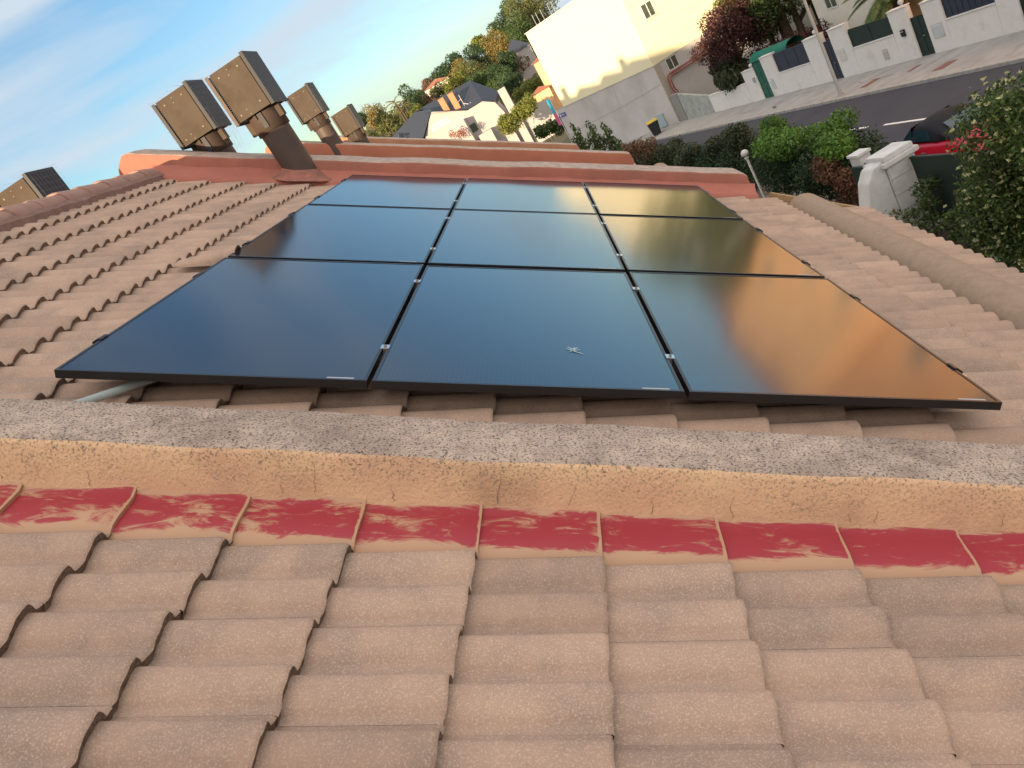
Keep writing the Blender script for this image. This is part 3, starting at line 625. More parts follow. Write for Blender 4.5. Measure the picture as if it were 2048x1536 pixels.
# ------------------------------------------------------------------ walls and gates across the street
def srot(): return Matrix.Rotation(SROT, 3, 'Z')
SR = srot()
def sbox(mb, w0, w1, t0, t1, h0, h1, mi=0):
    pts = [(w0, t0), (w1, t0), (w1, t1), (w0, t1)]
    lo = [S(a, b, h0) for a, b in pts]; hi = [S(a, b, h1) for a, b in pts]
    mb.face(lo[::-1], mi); mb.face(hi, mi)
    for i in range(4):
        j = (i+1) % 4; mb.face((lo[i], lo[j], hi[j], hi[i]), mi)
    return mb
WF = 21.8
def swall(label, segs, caps=()):
    t = thing('garden_wall', label, 'wall', S(WF, (segs[0][0]+segs[-1][1])/2, 0), group='white garden walls across the street')
    mb = MB()
    for (t0, t1, h) in segs: sbox(mb, WF, WF+.25, t0, t1, -.3, h)
    mb.build('wall_body', WHITE, t, bevel=0.02)
    mb = MB()
    for (t0, t1, h) in segs: sbox(mb, WF-.03, WF+.28, t0+.01, t1-.01, h, h+.05)
    mb.build('coping', WHITE, t)
    return t
def spanel(name, label, cat, t0, t1, h0, h1, mat, ribs=6, wv=WF+.08, group=None, slope=0, handle=True):
    t = thing(name, label, cat, S(wv, (t0+t1)/2, h0), group=group)
    mb = MB(); pts = [(t0, h0), (t1, h0), (t1, h1+slope), (t0, h1)]
    A = [S(wv, a, b) for a, b in pts]; Bq = [S(wv+.04, a, b) for a, b in pts]
    mb.face(A); mb.face(Bq[::-1])
    for i in range(4): j = (i+1) % 4; mb.face((A[i], Bq[i], Bq[j], A[j]))
    mb.build('panel_sheet' if cat != 'gate' else 'door_leaf', mat, t)
    mb = MB()
    for i in range(ribs+1):
        a = t0+(t1-t0)*i/ribs; sbox(mb, wv-.02, wv-.002, a-.02, a+.02, h0, h1)
    sbox(mb, wv-.021, wv-.003, t0, t1, h0, h0+.05)
    if cat == 'gate':
        for hh in (.9, 1.7): sbox(mb, wv-.021, wv-.003, t0, t1, h0+hh, h0+hh+.03)
    mb.build('frame', mat, t)
    if cat == 'gate' and handle:
        mb = MB(); sbox(mb, wv-.07, wv-.022, t0+(t1-t0)*.3, t0+(t1-t0)*.42, 1.0, 1.04); mb.build('handle', ALU, t)
    return t
swall('low white garden wall under the dark weeping conifer across the street', [(50.7, 57.4, 1.40)])
wl = swall('white garden wall pier with round lamp, left of the left green gate', [(48.95, 50.7, 2.16)])
swall('white garden wall with one slate panel opening, between green gate and dark door', [(46.0, 47.65, 2.6), (42.2, 46.0, 1.40), (40.4, 42.2, 2.62)])
swall('long white garden wall holding the dark green fence panel under the palm', [(38.0, 39.6, 2.65), (34.6, 38.0, 1.42), (33.3, 34.6, 2.42)])
swall('tall white garden wall at the upper right corner with the dark shutter', [(31.15, 32.35, 2.3), (28.35, 31.15, 1.35), (27.3, 28.35, 2.4)])
swall('white garden wall continuing out of view at the right', [(20.0, 26.3, 2.3)])
spanel('garden_gate', 'narrow bright green metal gate under the green awning', 'gate', 47.68, 48.92, .15, 2.43, GREEN, 2)
spanel('fence_panel', 'dark slate-blue fence panel left of the lamp post', 'fence', 42.25, 45.95, 1.45, 2.55, DKBLUE, 3)
spanel('garden_gate', 'narrow dark slate gate directly behind the lamp post', 'gate', 39.65, 40.38, .17, 2.19, DKBLUE, 2)
spanel('fence_panel', 'dark green fence panel in front of the palm', 'fence', 34.65, 37.98, 1.47, 2.25, DKGREEN, 2, slope=.1)
spanel('garden_gate', 'dark green metal gate at the right, beside the letter box', 'gate', 32.38, 33.27, .15, 1.85, DKGREEN, 2)
spanel('fence_panel', 'large dark slatted panel in the wall at the upper right corner', 'fence', 28.4, 31.1, 1.4, 2.35, DKBLUE, 8)
spanel('garden_gate', 'dark gate at the right edge of the view', 'gate', 26.35, 27.28, .2, 2.2, DKGREEN, 2)
def globe(label, wv, t, h, post=0.0):
    g = thing('globe_lamp', label, 'lamp', S(wv, t, h-.15-post), group='white globe garden lamps')
    if post: MB().tube([S(wv, t, h-.15-post), S(wv, t, h-.12)], 0.038, 10).build('post', WHITE, g, smooth=True)
    MB().lathe(S(wv, t, h-.14), [(.07, 0), (.07, .04), (.05, .05)], 12).build('base', ALUW, g)
    MB().sphere(S(wv, t, h+.03), 0.12, 16).build('globe', pm('opal_globe', (0.60, 0.60, 0.57), rough=0.3), g, smooth=True)
globe('white globe lamp on the wall pier left of the bright green gate', WF+.12, 49.3, 2.36)
globe('white globe lamp on the pier beside the palm fronds', WF+.12, 33.6, 2.62)
globe('white globe lamp above the wall just left of the lamp post', WF+.12, 40.9, 2.80)
def wbox(name, label, cat, t0, t1, h0, h1, mat, d=.09):
    o = thing(name, label, cat, S(WF, (t0+t1)/2, h0)); mb = MB(); sbox(mb, WF-d, WF-.002, t0, t1, h0, h1); mb.build('box', mat, o, bevel=.01)
    mb = MB(); sbox(mb, WF-d-.006, WF-d-.001, t0+.03, t1-.03, h1-.09, h1-.06); mb.build('slot', ALUW if mat is not ALUW else DKBLUE, o); return o
wbox('letter_box', 'black letter box on the white wall left of the dark green gate', 'letter box', 33.75, 34.0, 1.25, 1.55, BLACKF)
wbox('letter_box', 'small grey letter box on the pier of the bright green gate', 'letter box', 49.15, 49.4, 1.35, 1.65, pm('box_grey', (0.35, 0.38, 0.38)))
wbox('meter_cabinet', 'pale cabinet door in the white wall right of the dark slate gate', 'cabinet', 38.7, 39.3, 1.0, 1.6, pm('cab', (0.62, 0.60, 0.56)), .03)
wbox('meter_cabinet', 'pale grey-blue cabinet door right of the dark green gate', 'cabinet', 31.4, 32.1, .75, 1.35, pm('cab2', (0.52, 0.56, 0.56)), .03)
wbox('meter_cabinet', 'pale cabinet door right of the bright green gate', 'cabinet', 46.9, 47.4, .6, 1.25, pm('cab2', (0.52, 0.56, 0.56)), .03)
wbox('meter_cabinet', 'grey cabinet low in the wall under the dark green fence panel', 'cabinet', 35.4, 35.8, .45, .95, pm('cab3', (0.45, 0.44, 0.42)), .03)
# concrete barrier wall beside the big building
t_ = thing('concrete_gate', 'bare grey-green concrete wall panel beside the big pale building', 'gate', S(WF, 60.4, 0)); mb = MB()
pts = [(57.45, -.2), (63.3, -.2), (63.3, 2.35), (57.45, 1.45)]
A = [S(WF+.02, a, b) for a, b in pts]; Bq = [S(WF+.2, a, b) for a, b in pts]; mb.face(A); mb.face(Bq[::-1])
for i in range(4): j = (i+1) % 4; mb.face((A[i], Bq[i], Bq[j], A[j]))
mb.build('panel_sheet', pm('grey_green_concrete', (0.40, 0.42, 0.38), (0.33, 0.36, 0.33), scale=1.2, blotch=(.26, .27, .25), blscale=1.5), t_)
mb = MB(); sbox(mb, WF-.02, WF+.3, 63.35, 65.0, -.2, 2.4); mb.build('pier', pm('grey_pier', (0.27, 0.26, 0.24)), t_)
# awning
t_ = thing('awning', 'green barrel awning over the path behind the bright green gate', 'awning', S(22.7, 46.8, 2.4)); mb = MB(); rows = []
for i in range(9):
    t = 49.6-5.0*i/8; rows.append([S(22.6+.55*math.cos(a), t, 2.50+.42*math.sin(a)+.0*i) for a in [R(180*q/10) for q in range(11)]])
mb.grid(rows); mb.grid([[p-Vector((0, 0, .03)) for p in r] for r in rows[::-1]]); mb.build('canopy', pm('green_canvas', (0.015, 0.16, 0.11), (0.012, 0.13, 0.09), scale=1, rough=.7), t_, smooth=True)
for t in (49.5, 47, 44.7):
    for ww in (22.06, 23.14): MB().tube([S(ww, t, 0), S(ww, t, 2.5)], .03, 6).build('post', DKBLUE, t_)
# street lamp
t_ = thing('street_lamp', 'tall pale grey tapered street lamp on the far pavement', 'street lamp', S(19.25, 35.75, .14)); mb = MB()
b0 = S(19.25, 35.75, .14); mb.tube([b0, b0+Vector((0, 0, 8.5)), b0+Vector((-.1, 0, 8.9))-E*.0, b0+Vector((0, 0, 9.1))-E*.9], [.085, .05, .045, .035], 12); mb.build('pole', pm('galvanised', (0.50, 0.50, 0.48), (0.45, 0.45, 0.43), rough=.45, metal=.3), t_, smooth=True)
mb = MB(); mb.box(b0+Vector((0, 0, 9.12))-E*1.2, (.7, .25, .12), SR.to_3x3()); mb.build('lamp_head', ALUW, t_, bevel=.03)
mb = MB(); mb.lathe(b0, [(.17, -.02), (.17, .05), (.12, .06)], 12); mb.build('base_plate', KERB, t_)

# ------------------------------------------------------------------ houses across the street
def block(name, label, cat, w0, w1, t0, t1, hgt, mat, roof=None, wins=(), roofh=1.6, gable=False):
    h = thing(name, label, cat, S((w0+w1)/2, (t0+t1)/2, -.5))
    zb = gz(t1)-.5; zt = gz((t0+t1)/2)+hgt
    def Q(a, b, z): p = S(a, b); return Vector((p.x, p.y, z))
    mb = MB(); pts = [(w0, t0), (w1, t0), (w1, t1), (w0, t1)]
    lo = [Q(a, b, zb) for a, b in pts]; hi = [Q(a, b, zt) for a, b in pts]
    mb.face(hi); 
    for i in range(4): j = (i+1) % 4; mb.face((lo[i], lo[j], hi[j], hi[i]))
    mb.build('wall', mat, h)
    if roof:
        o_ = .45; c = [(w0-o_, t0-o_), (w1+o_, t0-o_), (w1+o_, t1+o_), (w0-o_, t1+o_)]; wc = (w0+w1)/2; ins = min((w1-w0)/2, (t1-t0)/2.2)
        e = [Q(a, b, zt) for a, b in c]; e2 = [Q(a, b, zt+.12) for a, b in c]; ra, rb = Q(wc, t0+ins, zt+roofh), Q(wc, t1-ins, zt+roofh)
        mb = MB(); mb.face(e[::-1])
        for i in range(4): j = (i+1) % 4; mb.face((e[i], e[j], e2[j], e2[i]))
        mb.face((e2[0], e2[1], ra)); mb.face((e2[1], e2[2], rb, ra)); mb.face((e2[2], e2[3], rb)); mb.face((e2[3], e2[0], ra, rb)); mb.build('roof', roof, h)
    for (side, a, b, z0, z1) in wins:        # side 'w': street front, 't': end wall toward the camera
        mb = MB(); g = MB(); zz0, zz1 = gz((t0+t1)/2)+z0, gz((t0+t1)/2)+z1
        if side == 'w': P_ = lambda x, z, d: Q(w0-d, x, z)
        else: P_ = lambda x, z, d: Q(x, t0-d, z)
        for (x0, x1, y0, y1) in ((a, b, zz0, zz0+.07), (a, b, zz1-.07, zz1), (a, a+.07, zz0+.07, zz1-.07), (b-.07, b, zz0+.07, zz1-.07), ((a+b)/2-.03, (a+b)/2+.03, zz0+.07, zz1-.07)):
            F_ = [P_(x0, y0, .04), P_(x1, y0, .04), P_(x1, y1, .04), P_(x0, y1, .04)]; K_ = [P_(x0, y0, 0), P_(x1, y0, 0), P_(x1, y1, 0), P_(x0, y1, 0)]
            mb.face(F_)
            for i in range(4): j = (i+1) % 4; mb.face((F_[i], K_[i], K_[j], F_[j]))
        wn = mb.build('window', ALUW, h)
        g.face([P_(a+.03, zz0+.03, .012), P_(b-.03, zz0+.03, .012), P_(b-.03, zz1-.03, .012), P_(a+.03, zz1-.03, .012)]); g.build('pane', GLASSW, wn)
    return h
PEACH = pm('peach_render', (0.74, 0.42, 0.21), (0.62, 0.33, 0.16), scale=.6, rough=.9)
PEACH2 = pm('sand_render', (0.82, 0.54, 0.30), (0.66, 0.39, 0.20), scale=.6, rough=.9)
block('detached_house', 'white house behind the wall with slate panel and awning', 'house', 25.5, 33, 40.5, 46.6, 5.2, WHITE2, TERRA, [('w', 41.5, 42.7, 3, 4.2), ('w', 44.2, 45.4, 3, 4.2)])
block('detached_house', 'white house behind the palm and the dark green fence panel', 'house', 25.0, 34, 31.5, 39.5, 12.6, PEACH2, TERRA, [('w', 33, 34.2, 3.2, 4.4), ('w', 36.6, 37.8, 3.2, 4.4), ('w', 33, 34.2, 6, 7.2), ('w', 36.6, 37.8, 6, 7.2)])
block('detached_house', 'peach house across the street, beyond the right edge of the view', 'house', 25.5, 35, 21.0, 30.0, 11.6, PEACH, TERRA, [('w', 22.5, 23.8, 5.6, 7.0), ('w', 27, 28.3, 5.6, 7.0)])
block('detached_house', 'sand-coloured house across the street, farther right of the peach one', 'house', 25.0, 35, 9.0, 19.0, 11.6, PEACH2, TERRA, [('w', 11, 12.3, 5.6, 7.0), ('w', 15, 16.3, 5.6, 7.0)])
block('detached_house', 'sand-coloured tall house behind the green tree, set back from the street', 'house', 30.5, 38, 46.0, 56.0, 13.6, PEACH2, TERRA, [('w', 48, 49.3, 9, 10.4), ('w', 52, 53.3, 9, 10.4)])
block('detached_house', 'peach two-storey house behind the white houses, set back from the street', 'house', 39.5, 48, 40.5, 49.0, 15.0, PEACH, TERRA, [('w', 40, 41.3, 6, 7.4), ('w', 45, 46.3, 6, 7.4)])

# the parallel row of houses behind this one, whose roofs throw the evening shade over the street
for k in range(6):
    y0 = -16+8*k; zt = 6.0-.085*(y0+4+14); c = Vector((-29, y0+4, -9))
    h = thing('terraced_house', 'pale house in the parallel row behind the ridge, %s from the near end' % ['first', 'second', 'third', 'fourth', 'fifth', 'sixth'][k], 'house', c, group='houses of the parallel row behind')
    mb = MB(); mb.b6(-34, -25, y0+.01, y0+7.99, -9.5, zt-2.2); mb.build('wall', WHITE2, h)
    mb = MB(); mb.prism([(-34.4, zt-2.25), (-24.6, zt-2.25), (-29, zt)], y0+.005, y0+7.995, lambda p, q, y: Vector((p, y, q))); mb.build('roof', TERRA, h)
    for q in ([], [2.2], [], [5.1], [2.5], [])[k]:
        mb = MB(); mb.b6(-28.9, -28.3, y0+q, y0+q+.8, zt-1.2, zt+.9); ch = mb.build('chimney', WHITE2, h)
# ------------------------------------------------------------------ big pale building
BC = Vector((CAM.x+9.07, CAM.y+68.53, 0)); LD = Vector((-math.sin(R(30.5)), math.cos(R(30.5)), 0)); RD = Vector((math.sin(R(68)), math.cos(R(68)), 0))
BZ0, BZ1, BZ2 = -12.5, -5.5, 2.12
bb = thing('apartment_building', 'large cream yellow building with bare grey base and flat top', 'building', BC+Vector((0, 0, BZ0)))
YEL = pm('cream_yellow_render', (0.80, 0.74, 0.50), (0.78, 0.71, 0.48), scale=.4, rough=.9)
GREYW = pm('grey_cement_base', (0.55, 0.52, 0.50), (0.49, 0.465, 0.445), scale=.5, rough=.95, blotch=(.40, .38, .36), blscale=.35, blpos=(.45, .75))
def bq(l, r, z): return Vector((BC.x, BC.y, z))+LD*l+RD*r
mb = MB()
c4 = [(0, 0), (0, 13), (15.0, 13), (15.0, 0)]
for z0, z1, i_, mi in ((BZ1, BZ2, 0, 0),):
    lo = [bq(l, r, z0) for l, r in c4]; hi = [bq(l, r, z1) for l, r in c4]; mb.face(hi); mb.face(lo[::-1])
    for i in range(4): j = (i+1) % 4; mb.face((lo[i], lo[j], hi[j], hi[i]))
mb.build('upper_wall', YEL, bb)
mb = MB(); c6 = [(.3, .3), (.3, 12.8), (4.6, 12.8), (4.6, .3)]; lo = [bq(l, r, BZ2) for l, r in c6]; hi = [bq(l, r, BZ2+3.4) for l, r in c6]; mb.face(hi)
for i in range(4): j = (i+1) % 4; mb.face((lo[i], lo[j], hi[j], hi[i]))
mb.build('top_storey', YEL, bb)
mb = MB(); c5 = [(.06, .06), (.06, 12.9), (16.6, 12.9), (16.6, .06)]
lo = [bq(l, r, BZ0) for l, r in c5]; hi = [bq(l, r, BZ1) for l, r in c5]
for i in range(4): j = (i+1) % 4; mb.face((lo[i], lo[j], hi[j], hi[i]))
mb.face([p+Vector((0, 0, -.3)) for p in hi]); mb.build('base_wall', GREYW, bb)
mb = MB()                                  # dark seams across the grey base
for (l0, z0, l1, z1) in ((.2, -7.1, 6, -7.6), (6, -7.6, 12, -7.9), (12, -7.9, 16.5, -8.3), (6.3, -5.55, 6.6, -7.6)):
    for s_ in range(8):
        f0, f1 = s_/8, (s_+1)/8; g0 = .05*noise.noise(Vector((l0+f0*5, z0, 0))); g1 = .05*noise.noise(Vector((l0+f1*5, z0, 0)))
        a, b_ = (l0+(l1-l0)*f0, z0+(z1-z0)*f0+g0), (l0+(l1-l0)*f1, z0+(z1-z0)*f1+g1)
        vert = abs(l1-l0) < 1; dx, dz = (.035, 0) if vert else (0, .035)
        mb.face([bq(a[0]-dx, .055, a[1]-dz), bq(b_[0]-dx, .055, b_[1]-dz), bq(b_[0]+dx, .055, b_[1]+dz), bq(a[0]+dx, .055, a[1]+dz)])
mb.build('cracks', pm('crack_stain', (0.40, 0.37, 0.35)), bb)
mb = MB(); mb.prism([(-.14, 0.02), (-.02, .02), (-.02, .55), (-.14, .55)], BZ0, BZ1, lambda a, b, z: bq(a*0+(-.04 if a < -.1 else .05), b, z)); mb.build('corner_strip', pm('beige_strip', (.42, .37, .30)), bb)
mb = MB()
for (l0, l1, r0, r1) in ((-.05, 15.05, -.08, .12), (-.08, .12, .12, 13.0)): 
    lo = [bq(l, r, BZ2) for l, r in ((l0, r0), (l0, r1), (l1, r1), (l1, r0))]; hi = [p+Vector((0, 0, .07)) for p in lo]; mb.face(hi)
    for i in range(4): j = (i+1) % 4; mb.face((lo[i], lo[j], hi[j], hi[i]))
mb.build('coping', ALUW, bb)
def bwin(r0, r1, z0, z1):
    mb = MB(); d0 = -.05
    for (a, b, c, d) in ((r0, r1, z0, z0+.035), (r0, r1, z1-.035, z1), (r0, r0+.035, z0, z1), (r1-.035, r1, z0, z1), ((r0+r1)/2-.03, (r0+r1)/2+.03, z0, z1)):
        A = [bq(-.05, a, c), bq(-.05, b, c), bq(-.05, b, d), bq(-.05, a, d)]; K = [bq(.02, a, c), bq(.02, b, c), bq(.02, b, d), bq(.02, a, d)]
        mb.face(A)
        for i in range(4): j = (i+1) % 4; mb.face((A[i], K[i], K[j], A[j]))
    wn = mb.build('window', ALUW, bb)
    mb = MB(); mb.face([bq(-.015, r0, z0), bq(-.015, r1, z0), bq(-.015, r1, z1), bq(-.015, r0, z1)]); mb.build('pane', GLASSW, wn)
    mb = MB(); A = [bq(-.10, r0-.08, z0-.09), bq(-.10, r1+.08, z0-.09), bq(-.10, r1+.08, z0), bq(-.10, r0-.08, z0)]; K = [p+LD*.12 for p in A]; mb.face(A)
    for i in range(4): j = (i+1) % 4; mb.face((A[i], K[i], K[j], A[j]))
    mb.build('sill', pm('stone_sill', (.5, .48, .44)), wn)
bwin(1.15, 2.2, -2.15, -1.0); bwin(1.15, 2.2, -6.55, -5.6)
mb = MB()                                    # shallow joints of the cladding on the right face
for z in (-4.3, -3.1, -1.9, -.7, .5): 
    mb.face([bq(-.004, .02, z), bq(-.004, 12.9, z), bq(-.004, 12.9, z+.035), bq(-.004, .02, z+.035)])
mb.build('cladding_joints', pm('joint', (.66, .58, .38)), bb)
for k in range(2):
    o_ = .22*k; mb = MB(); mb.tube([bq(-.15, 9, -6.72-o_), bq(-.15, .85+o_, -6.72-o_), bq(-.15, .66+o_, -6.80-o_), bq(-.15, .60+o_, -7.0-o_), bq(-.15, .60+o_, -8.0), bq(-.15, .72+o_, -8.15), bq(-.15, .72+o_, -9.8)], .055, 8)
    mb.build('gas_pipe', pm('red_pipe', (.36, .09, .06), rough=.5), bb, smooth=True)
mb = MB(); mb.prism([(1.55, -10.45), (2.5, -10.45), (2.5, -9.35), (1.55, -9.35)], 0, 1, lambda l, z, x: bq(l, .06-.14*(1-x), z)); mb.build('meter_cabinet', pm('pale_blue_cabinet', (.36, .46, .48), rough=.6), bb)
# small blue street plate with pale lettering strokes, and the cyan and pink banner on the left edge
pl = MB(); pl.prism([(15.3, -6.35), (16.45, -6.35), (16.45, -5.98), (15.3, -5.98)], 0, 1, lambda l, z, x: bq(l, .06-.05*(1-x), z)); plo = pl.build('street_plate', pm('blue_enamel', (.03, .06, .30), rough=.4), bb)
mb = MB()
for i in range(7): mb.face([bq(15.45+i*.09, -.002, -6.22), bq(15.51+i*.09, -.002, -6.22), bq(15.51+i*.09, -.002, -6.10), bq(15.45+i*.09, -.002, -6.10)])
mb.face([bq(16.15, -.002, -6.27), bq(16.38, -.002, -6.27), bq(16.38, -.002, -6.05), bq(16.15, -.002, -6.05)]); mb.build('lettering', PAINT, plo)
bn = thing('banner', 'upright cyan and pink banner at the left edge of the big building', 'banner', bq(17.3, 0, -8.0))
for nm, z0, z1, c in (('upper_field', -5.7, -4.2, (.05, .42, .60)), ('lower_field', -7.0, -5.705, (.60, .10, .28))):
    mb = MB(); mb.prism([(16.75, z0), (17.3, z0), (17.3, z1), (16.75, z1)], 0, 1, lambda l, z, x: bq(l, -.05+.05*x, z)); mb.build(nm, pm('banner_'+nm, c, rough=.6), bn)
mb = MB(); mb.tube([bq(16.70, 0, -9.5), bq(16.70, 0, -4.1)], .03, 6); mb.build('post', ALUW, bn)
# roof antennas of the building
for k, l in enumerate((13.6, 12.9, 12.0, 10.6, 9.9)):
    a = thing('roof_pole', 'thin roof pole on top of the big building, ' + ['first', 'second', 'third', 'fourth', 'fifth'][k]+' from its left corner', 'pole', bq(l, .6, BZ2)); mb = MB(); mb.tube([bq(l, .6, BZ2), bq(l, .6, BZ2+1.1)], .025, 6); mb.tube([bq(l, .6, BZ2+.9), bq(l-.7, .6, BZ2+.9)], .015, 5); mb.build('rod', ALU, a)
# bin with yellow lid
bp = S(19.75, 65.6, .15)
t_ = thing('wheelie_bin', 'black bin with a yellow lid against the grey base of the big building', 'bin', bp); mb = MB()
def tb(mb, c, a0, a1, z0, z1):
    lo = [c+Vector((x*a0, y*a0, z0)) for x, y in ((-1, -1), (1, -1), (1, 1), (-1, 1))]; hi = [c+Vector((x*a1, y*a1, z1)) for x, y in ((-1, -1), (1, -1), (1, 1), (-1, 1))]
    mb.face(lo[::-1]); mb.face(hi)
    for i in range(4): j = (i+1) % 4; mb.face((lo[i], lo[j], hi[j], hi[i]))
tb(mb, bp, .32, .45, .08, 1.15); mb.build('body', pm('black_plastic', (.03, .03, .035), rough=.5), t_, bevel=.02)
mb = MB(); tb(mb, bp, .49, .44, 1.155, 1.27); mb.build('lid', pm('yellow_plastic', (.65, .48, .05), rough=.5), t_, bevel=.02)
mb = MB()
for s_ in (-.3, .3): mb.tube([bp+Vector((s_, .3, .09)), bp+Vector((s_+.06, .3, .09))], .09, 10)
mb.build('wheels', BLACKF, t_)
# peach house just left of the big building
def farhouse(label, x0, x1, y0, y1, z0, z1, mat, roof, rh=1.2, ang=0, wins=(), name='distant_house'):
    c = Vector(((x0+x1)/2, (y0+y1)/2, z0)); h = thing(name, label, 'house', c)
    M_ = Matrix.Translation(c) @ Matrix.Rotation(ang, 4, 'Z'); hx, hy, hz = (x1-x0)/2, (y1-y0)/2, z1-z0
    mb = MB(); v = lambda x, y, z: M_ @ Vector((x, y, z))
    mb.prism([(-hx, -hy), (hx, -hy), (hx, hy), (-hx, hy)], -3, hz, lambda p, q, z: v(p, q, z)); mb.build('wall', mat, h)
    mb = MB(); o_ = .4; e = [v(-hx-o_, -hy-o_, hz+.002), v(hx+o_, -hy-o_, hz+.002), v(hx+o_, hy+o_, hz+.002), v(-hx-o_, hy+o_, hz+.002)]; i_ = min(hx, hy)
    ra, rb = (v(-hx+i_, 0, hz+rh), v(hx-i_, 0, hz+rh)); mb.face(e[::-1]); mb.face((e[0], e[1], rb, ra)); mb.face((e[1], e[2], rb)); mb.face((e[2], e[3], ra, rb)); mb.face((e[3], e[0], ra)); mb.build('roof', roof, h)
    for (a, b, c0, c1) in wins:
        mb = MB(); mb.prism([(a, c0), (b, c0), (b, c1), (a, c1)], 0, 1, lambda p, q, s_: v(p, -hy-.06+.055*s_, q)); wn = mb.build('window', ALUW, h)
        mb = MB(); mb.face([v(a+.1, -hy-.065, c0+.1), v(b-.1, -hy-.065, c0+.1), v(b-.1, -hy-.065, c1-.1), v(a+.1, -hy-.065, c1-.1)]); mb.build('pane', GLASSW, wn)
    return h

# ------------------------------------------------------------------ white modern house with black roof, far off
YM = 115.0
mh = thing('modern_house', 'white modern house with black hipped roof and two brick chimneys', 'house', (-8, YM+5, -11))
WM = pm('bright_white_render', (0.40, 0.37, 0.36), (0.375, 0.35, 0.335), scale=.3, rough=.9)
SLATE = pm('black_slate_roof', (0.030, 0.037, 0.052), (0.040, 0.047, 0.062), scale=3, rough=.55)
def xz(x, z, y=YM): return Vector((x, y, z))
mb = MB(); mb.prism([(-15.3, -11.5), (-3.6, -11.5), (-3.6, -4.3), (-4.1, -2.5), (-5.6, -1.5), (-8.1, -1.5), (-12.7, .9), (-15.3, -1.5)], YM, YM+10, lambda p, q, y: xz(p, q, y)); mb.build('wall', WM, mh)
mb = MB(); mb.prism([(-9.0, -11.5), (-12.5, -11.5), (-12.5, -2.6), (-9.0, -2.2)][::-1], YM-2.5, YM-.01, lambda p, q, y: xz(p, q, y)); mb.build('front_wing', WM, mh)
mb = MB()                                    # hipped black roof with its two planes
a, b_, c_, d_ = xz(-20.3, -1.7, YM-.6), xz(-12.9, -1.5, YM-.6), xz(-9.5, 2.0, YM+6), xz(-3.0, -2.2, YM+1)
mb.face([xz(-21, -1.7, YM-1), xz(-15.4, -1.45, YM-1), xz(-12.5, 1.25, YM+.5), xz(-15.5, 2.2, YM+5), xz(-20.5, .9, YM+5)])
mb.face([xz(-13.0, .85, YM-.2), xz(-8.05, -1.35, YM-.2), xz(-5.6, -1.4, YM-.2), xz(-6.2, 1.9, YM+7), xz(-14.5, 2.2, YM+5)])
mb.face([xz(-5.6, -1.4, YM-.2), xz(-3.9, -2.4, YM-.2), xz(-3.0, -1.5, YM+3), xz(-6.2, 1.9, YM+7)])
mb.face([xz(-3.9, -2.4, YM-.2), xz(-3.0, -1.5, YM+3), xz(-3.0, -2.1, YM+3), xz(-3.8, -2.8, YM-.1)])
mb.face([xz(-21, -1.7, YM-1), xz(-20.5, .9, YM+5), xz(-15.5, 2.2, YM+5), xz(-6.2, 1.9, YM+7), xz(-6, -2, YM+12), xz(-20, -2, YM+12)])
mb.build('roof', SLATE, mh)
for x, z0, z1 in ((-10.75, -.3, 1.75), (-9.2, -.8, 1.7)):
    mb = MB(); mb.b6(x-.42, x+.42, YM+.9, YM+1.9, z0-.6, z1); ch = mb.build('chimney', pm('orange_brick', (.50, .23, .12), (.42, .19, .10), scale=6, rough=.9), mh); mb = MB(); mb.b6(x-.48, x+.48, YM+.84, YM+1.96, z1, z1+.09); mb.build('cap', pm('brick_cap', (.35, .18, .1)), ch)
mb = MB(); mb.b6(-3.0, -1.9, YM-1, YM+2, -11, -1.35); mb.build('tower', WM, mh)
for i in range(4):
    x = -13.9+i*.73; mb = MB(); mb.b6(x, x+.68, YM-.06 if x < -12.5 else YM-.06, YM-.005, -1.55, -.72); wn = mb.build('window', ALUW, mh); mb = MB(); mb.b6(x+.06, x+.62, YM-.07, YM-.061, -1.49, -.78); mb.build('pane', pm('pale_shutter', (.45, .50, .42), rough=.5), wn)
mb = MB(); mb.b6(-8.95, -8.0, YM-.05, YM-.005, -4.55, -3.4); mb.build('window', GLASSW, mh)
mb = MB(); mb.b6(-8.3, -6.3, YM-2.4, YM-.02, -5.9, -5.2); mb.b6(-8.3, -6.3, YM-2.4, YM-2.3, -11, -5.9); mb.build('porch', WM, mh)
def slp(p, q): # point on the left roof plane
    A, B2, C2 = xz(-20.8, -1.62, YM-1), xz(-15.3, -1.37, YM-1), xz(-20.3, .95, YM+5)
    return A+(B2-A)*p+(C2-A)*q
nrm = Vector((0, -.4, .9))*.12
for i in range(4):
    for j in range(2):
        mb = MB(); x0, x1, y0, y1 = .22+.20*i, .22+.20*i+.185, .50+.24*j, .72+.24*j
        mb.face([slp(x0, y0)+nrm, slp(x1, y0)+nrm, slp(x1, y1)+nrm, slp(x0, y1)+nrm]); mb.face([slp(x0-.012, y0-.02)+nrm*.8, slp(x1+.012, y0-.02)+nrm*.8, slp(x1+.012, y1+.02)+nrm*.8, slp(x0-.012, y1+.02)+nrm*.8], 1)
        mb.build('solar_module', [pm('module_black', (.010, .011, .016), rough=.4), ALU], mh)
an = thing('tv_antenna', 'thin white antenna beside the brick chimneys of the white house', 'antenna', (-8.2, YM+2, -1.2)); mb = MB(); mb.tube([(-8.2, YM+1, -1.4), (-8.2, YM+1, .9)], .04, 6); mb.tube([(-8.2, YM+1, -.4), (-7.5, YM+1, -.9), (-7.2, YM+1, -.8)], .05, 6); mb.tube([(-8.9, YM+1, .1), (-8.2, YM+1, .3)], .035, 6); mb.build('rod', ALU, an)
